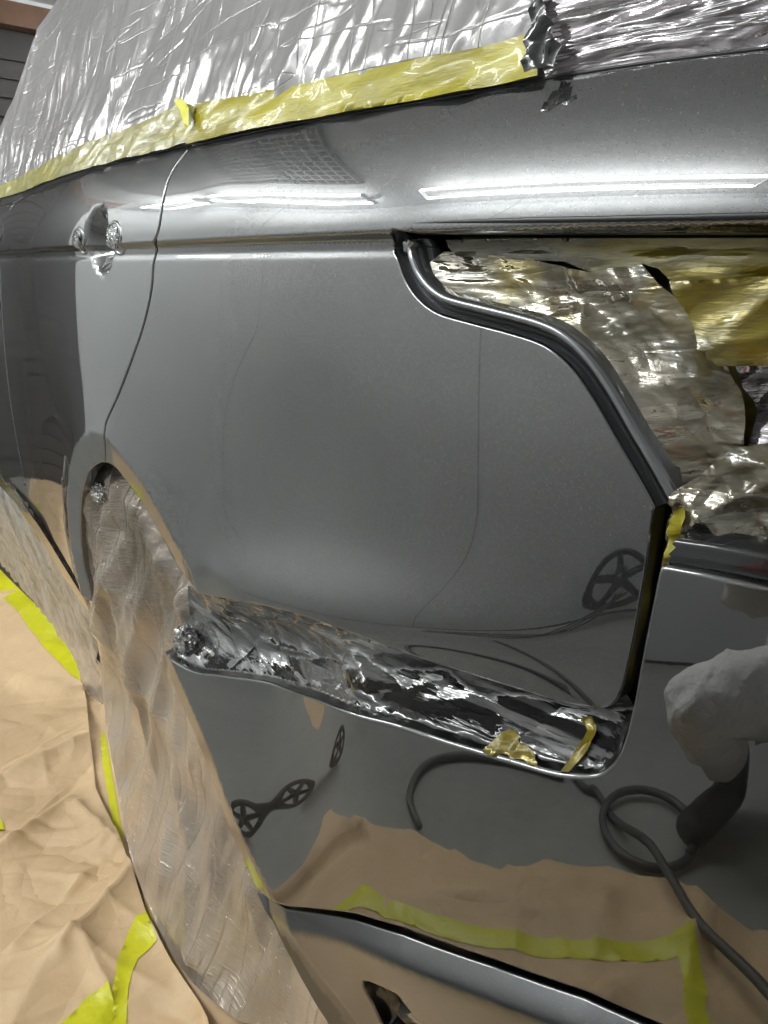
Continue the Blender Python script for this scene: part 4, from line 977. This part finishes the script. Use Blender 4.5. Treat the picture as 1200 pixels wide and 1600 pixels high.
def fingers(hand, dirn, side, i0):
    for k in range(4):
        base = hand+side*(-0.024+0.016*k)+dirn*0.03; mid = base+dirn*0.035+side*0.002; tip = mid+dirn*0.018-Vector((0, 0, 0.018))
        J.append((base, .0095)); J.append((mid, .0085)); J.append((tip, .0075)); n = len(J)
        Ed.extend([(i0, n-3), (n-3, n-2), (n-2, n-1)])
    b = hand+side*0.035; t = b+dirn*0.03+Vector((0, 0, 0.02)); J.append((b, .011)); J.append((t, .009)); Ed.extend([(i0, len(J)-2), (len(J)-2, len(J)-1)])
fingers(handL, Vector((-0.55, 0.75, 0.35)).normalized(), Vector((0.1, -0.35, 0.9)).normalized(), 7)
fingers(handR, Vector((-0.6, -0.3, 0.55)).normalized(), Vector((0.2, 0.2, 0.9)).normalized(), 10)
person = skin_fig('person', J, Ed, M['skin'])
tag(person, 'person in white overall trousers squatting and holding a phone, mirrored in the bumper', 'person')
trs = skin_fig('trousers', [(pelvis, .155), (hipL, .125), ((hipL+kneeL)/2, .110), (kneeL, .082), ((kneeL+ankL)/2+Vector((0.01, -0.02, 0)), .074), (ankL+Vector((0, 0, .05)), .082), (hipR, .125), ((hipR+kneeR)/2, .11), (kneeR, .09), ((kneeR+ankR)/2, .085), (ankR, .07)],
         [(0, 1), (1, 2), (2, 3), (3, 4), (4, 5), (0, 6), (6, 7), (7, 8), (8, 9), (9, 10)], M['cloth'], person)
def crease_cloth(o, amp, seed):
    dg = bpy.context.evaluated_depsgraph_get(); dg.update()
    me = bpy.data.meshes.new_from_object(o.evaluated_get(dg)); o.modifiers.clear(); o.data = me
    P = np.array([v.co[:] for v in me.vertices]); Nn = np.array([v.normal[:] for v in me.vertices])
    u = P[:, 0]*0.8+P[:, 1]*0.6; w_ = P[:, 2]*1.3+P[:, 1]*0.4
    h = folds(u, w_, 0.060, seed, 0.9, 4.0, 0.5)*amp+folds(u, w_, 0.030, seed+1, -0.3, 4.0, 0.5)*amp*0.4
    h = h+ridges(u, w_, (u.min(), w_.min(), u.max(), w_.max()), 34, seed+2, (0.03, 0.12), (0.004, 0.014), (amp*0.5, amp*1.1), (0.2, 1.4))
    for v, p in zip(me.vertices, P+Nn*h[:, None]): v.co = p
    me.update()
trs.modifiers['sub'].levels = 4
crease_cloth(trs, 0.013, 5)
sht = skin_fig('shirt', [(pelvis+Vector((0, 0, .10)), .15), (chest, .165), (neck-Vector((0, 0, .05)), .085), (shL, .08), (elL, .066), (shR, .08), ((shR+elR)/2, .066), ((elL+handL)/2, .046)],
         [(0, 1), (1, 2), (1, 3), (3, 4), (1, 5), (5, 6), (4, 7)], M['shirt'], person, 1)
sht.modifiers['sub'].levels = 3
crease_cloth(sht, 0.030, 9)
skin_fig('hair', [(head+Vector((.03, -.01, .06)), .085), (head+Vector((.05, -.02, .0)), .075)], [(0, 1)], M['hair'], person)
for a, tv in ((ankL, Vector((-0.11, 0.12, 0))), (ankR, Vector((0.08, -0.05, 0)))):
    skin_fig('boot', [(a+Vector((0, 0, .12)), .05), (a+Vector((0, 0, .05)), .055), (a+Vector((0.01, -0.01, -.055)), .05), (a+tv*0.7+Vector((0, 0, -.060)), .052), (a+tv*1.4+Vector((0, 0, -.066)), .050)], [(0, 1), (1, 2), (2, 3), (3, 4)], M['boot'], person)
ph = box('phone', (-0.037, -0.075, -0.004), (0.037, 0.075, 0.004), M['blackp'], None, 0.003)
ph.matrix_world = Matrix(((RT[0], UP[0], -FW[0], CAM_POS[0]-FW[0]*0.02), (RT[1], UP[1], -FW[1], CAM_POS[1]-FW[1]*0.02), (RT[2], UP[2], -FW[2], CAM_POS[2]-FW[2]*0.02), (0, 0, 0, 1)))
tag(ph, 'black phone held up by the squatting person', 'phone')
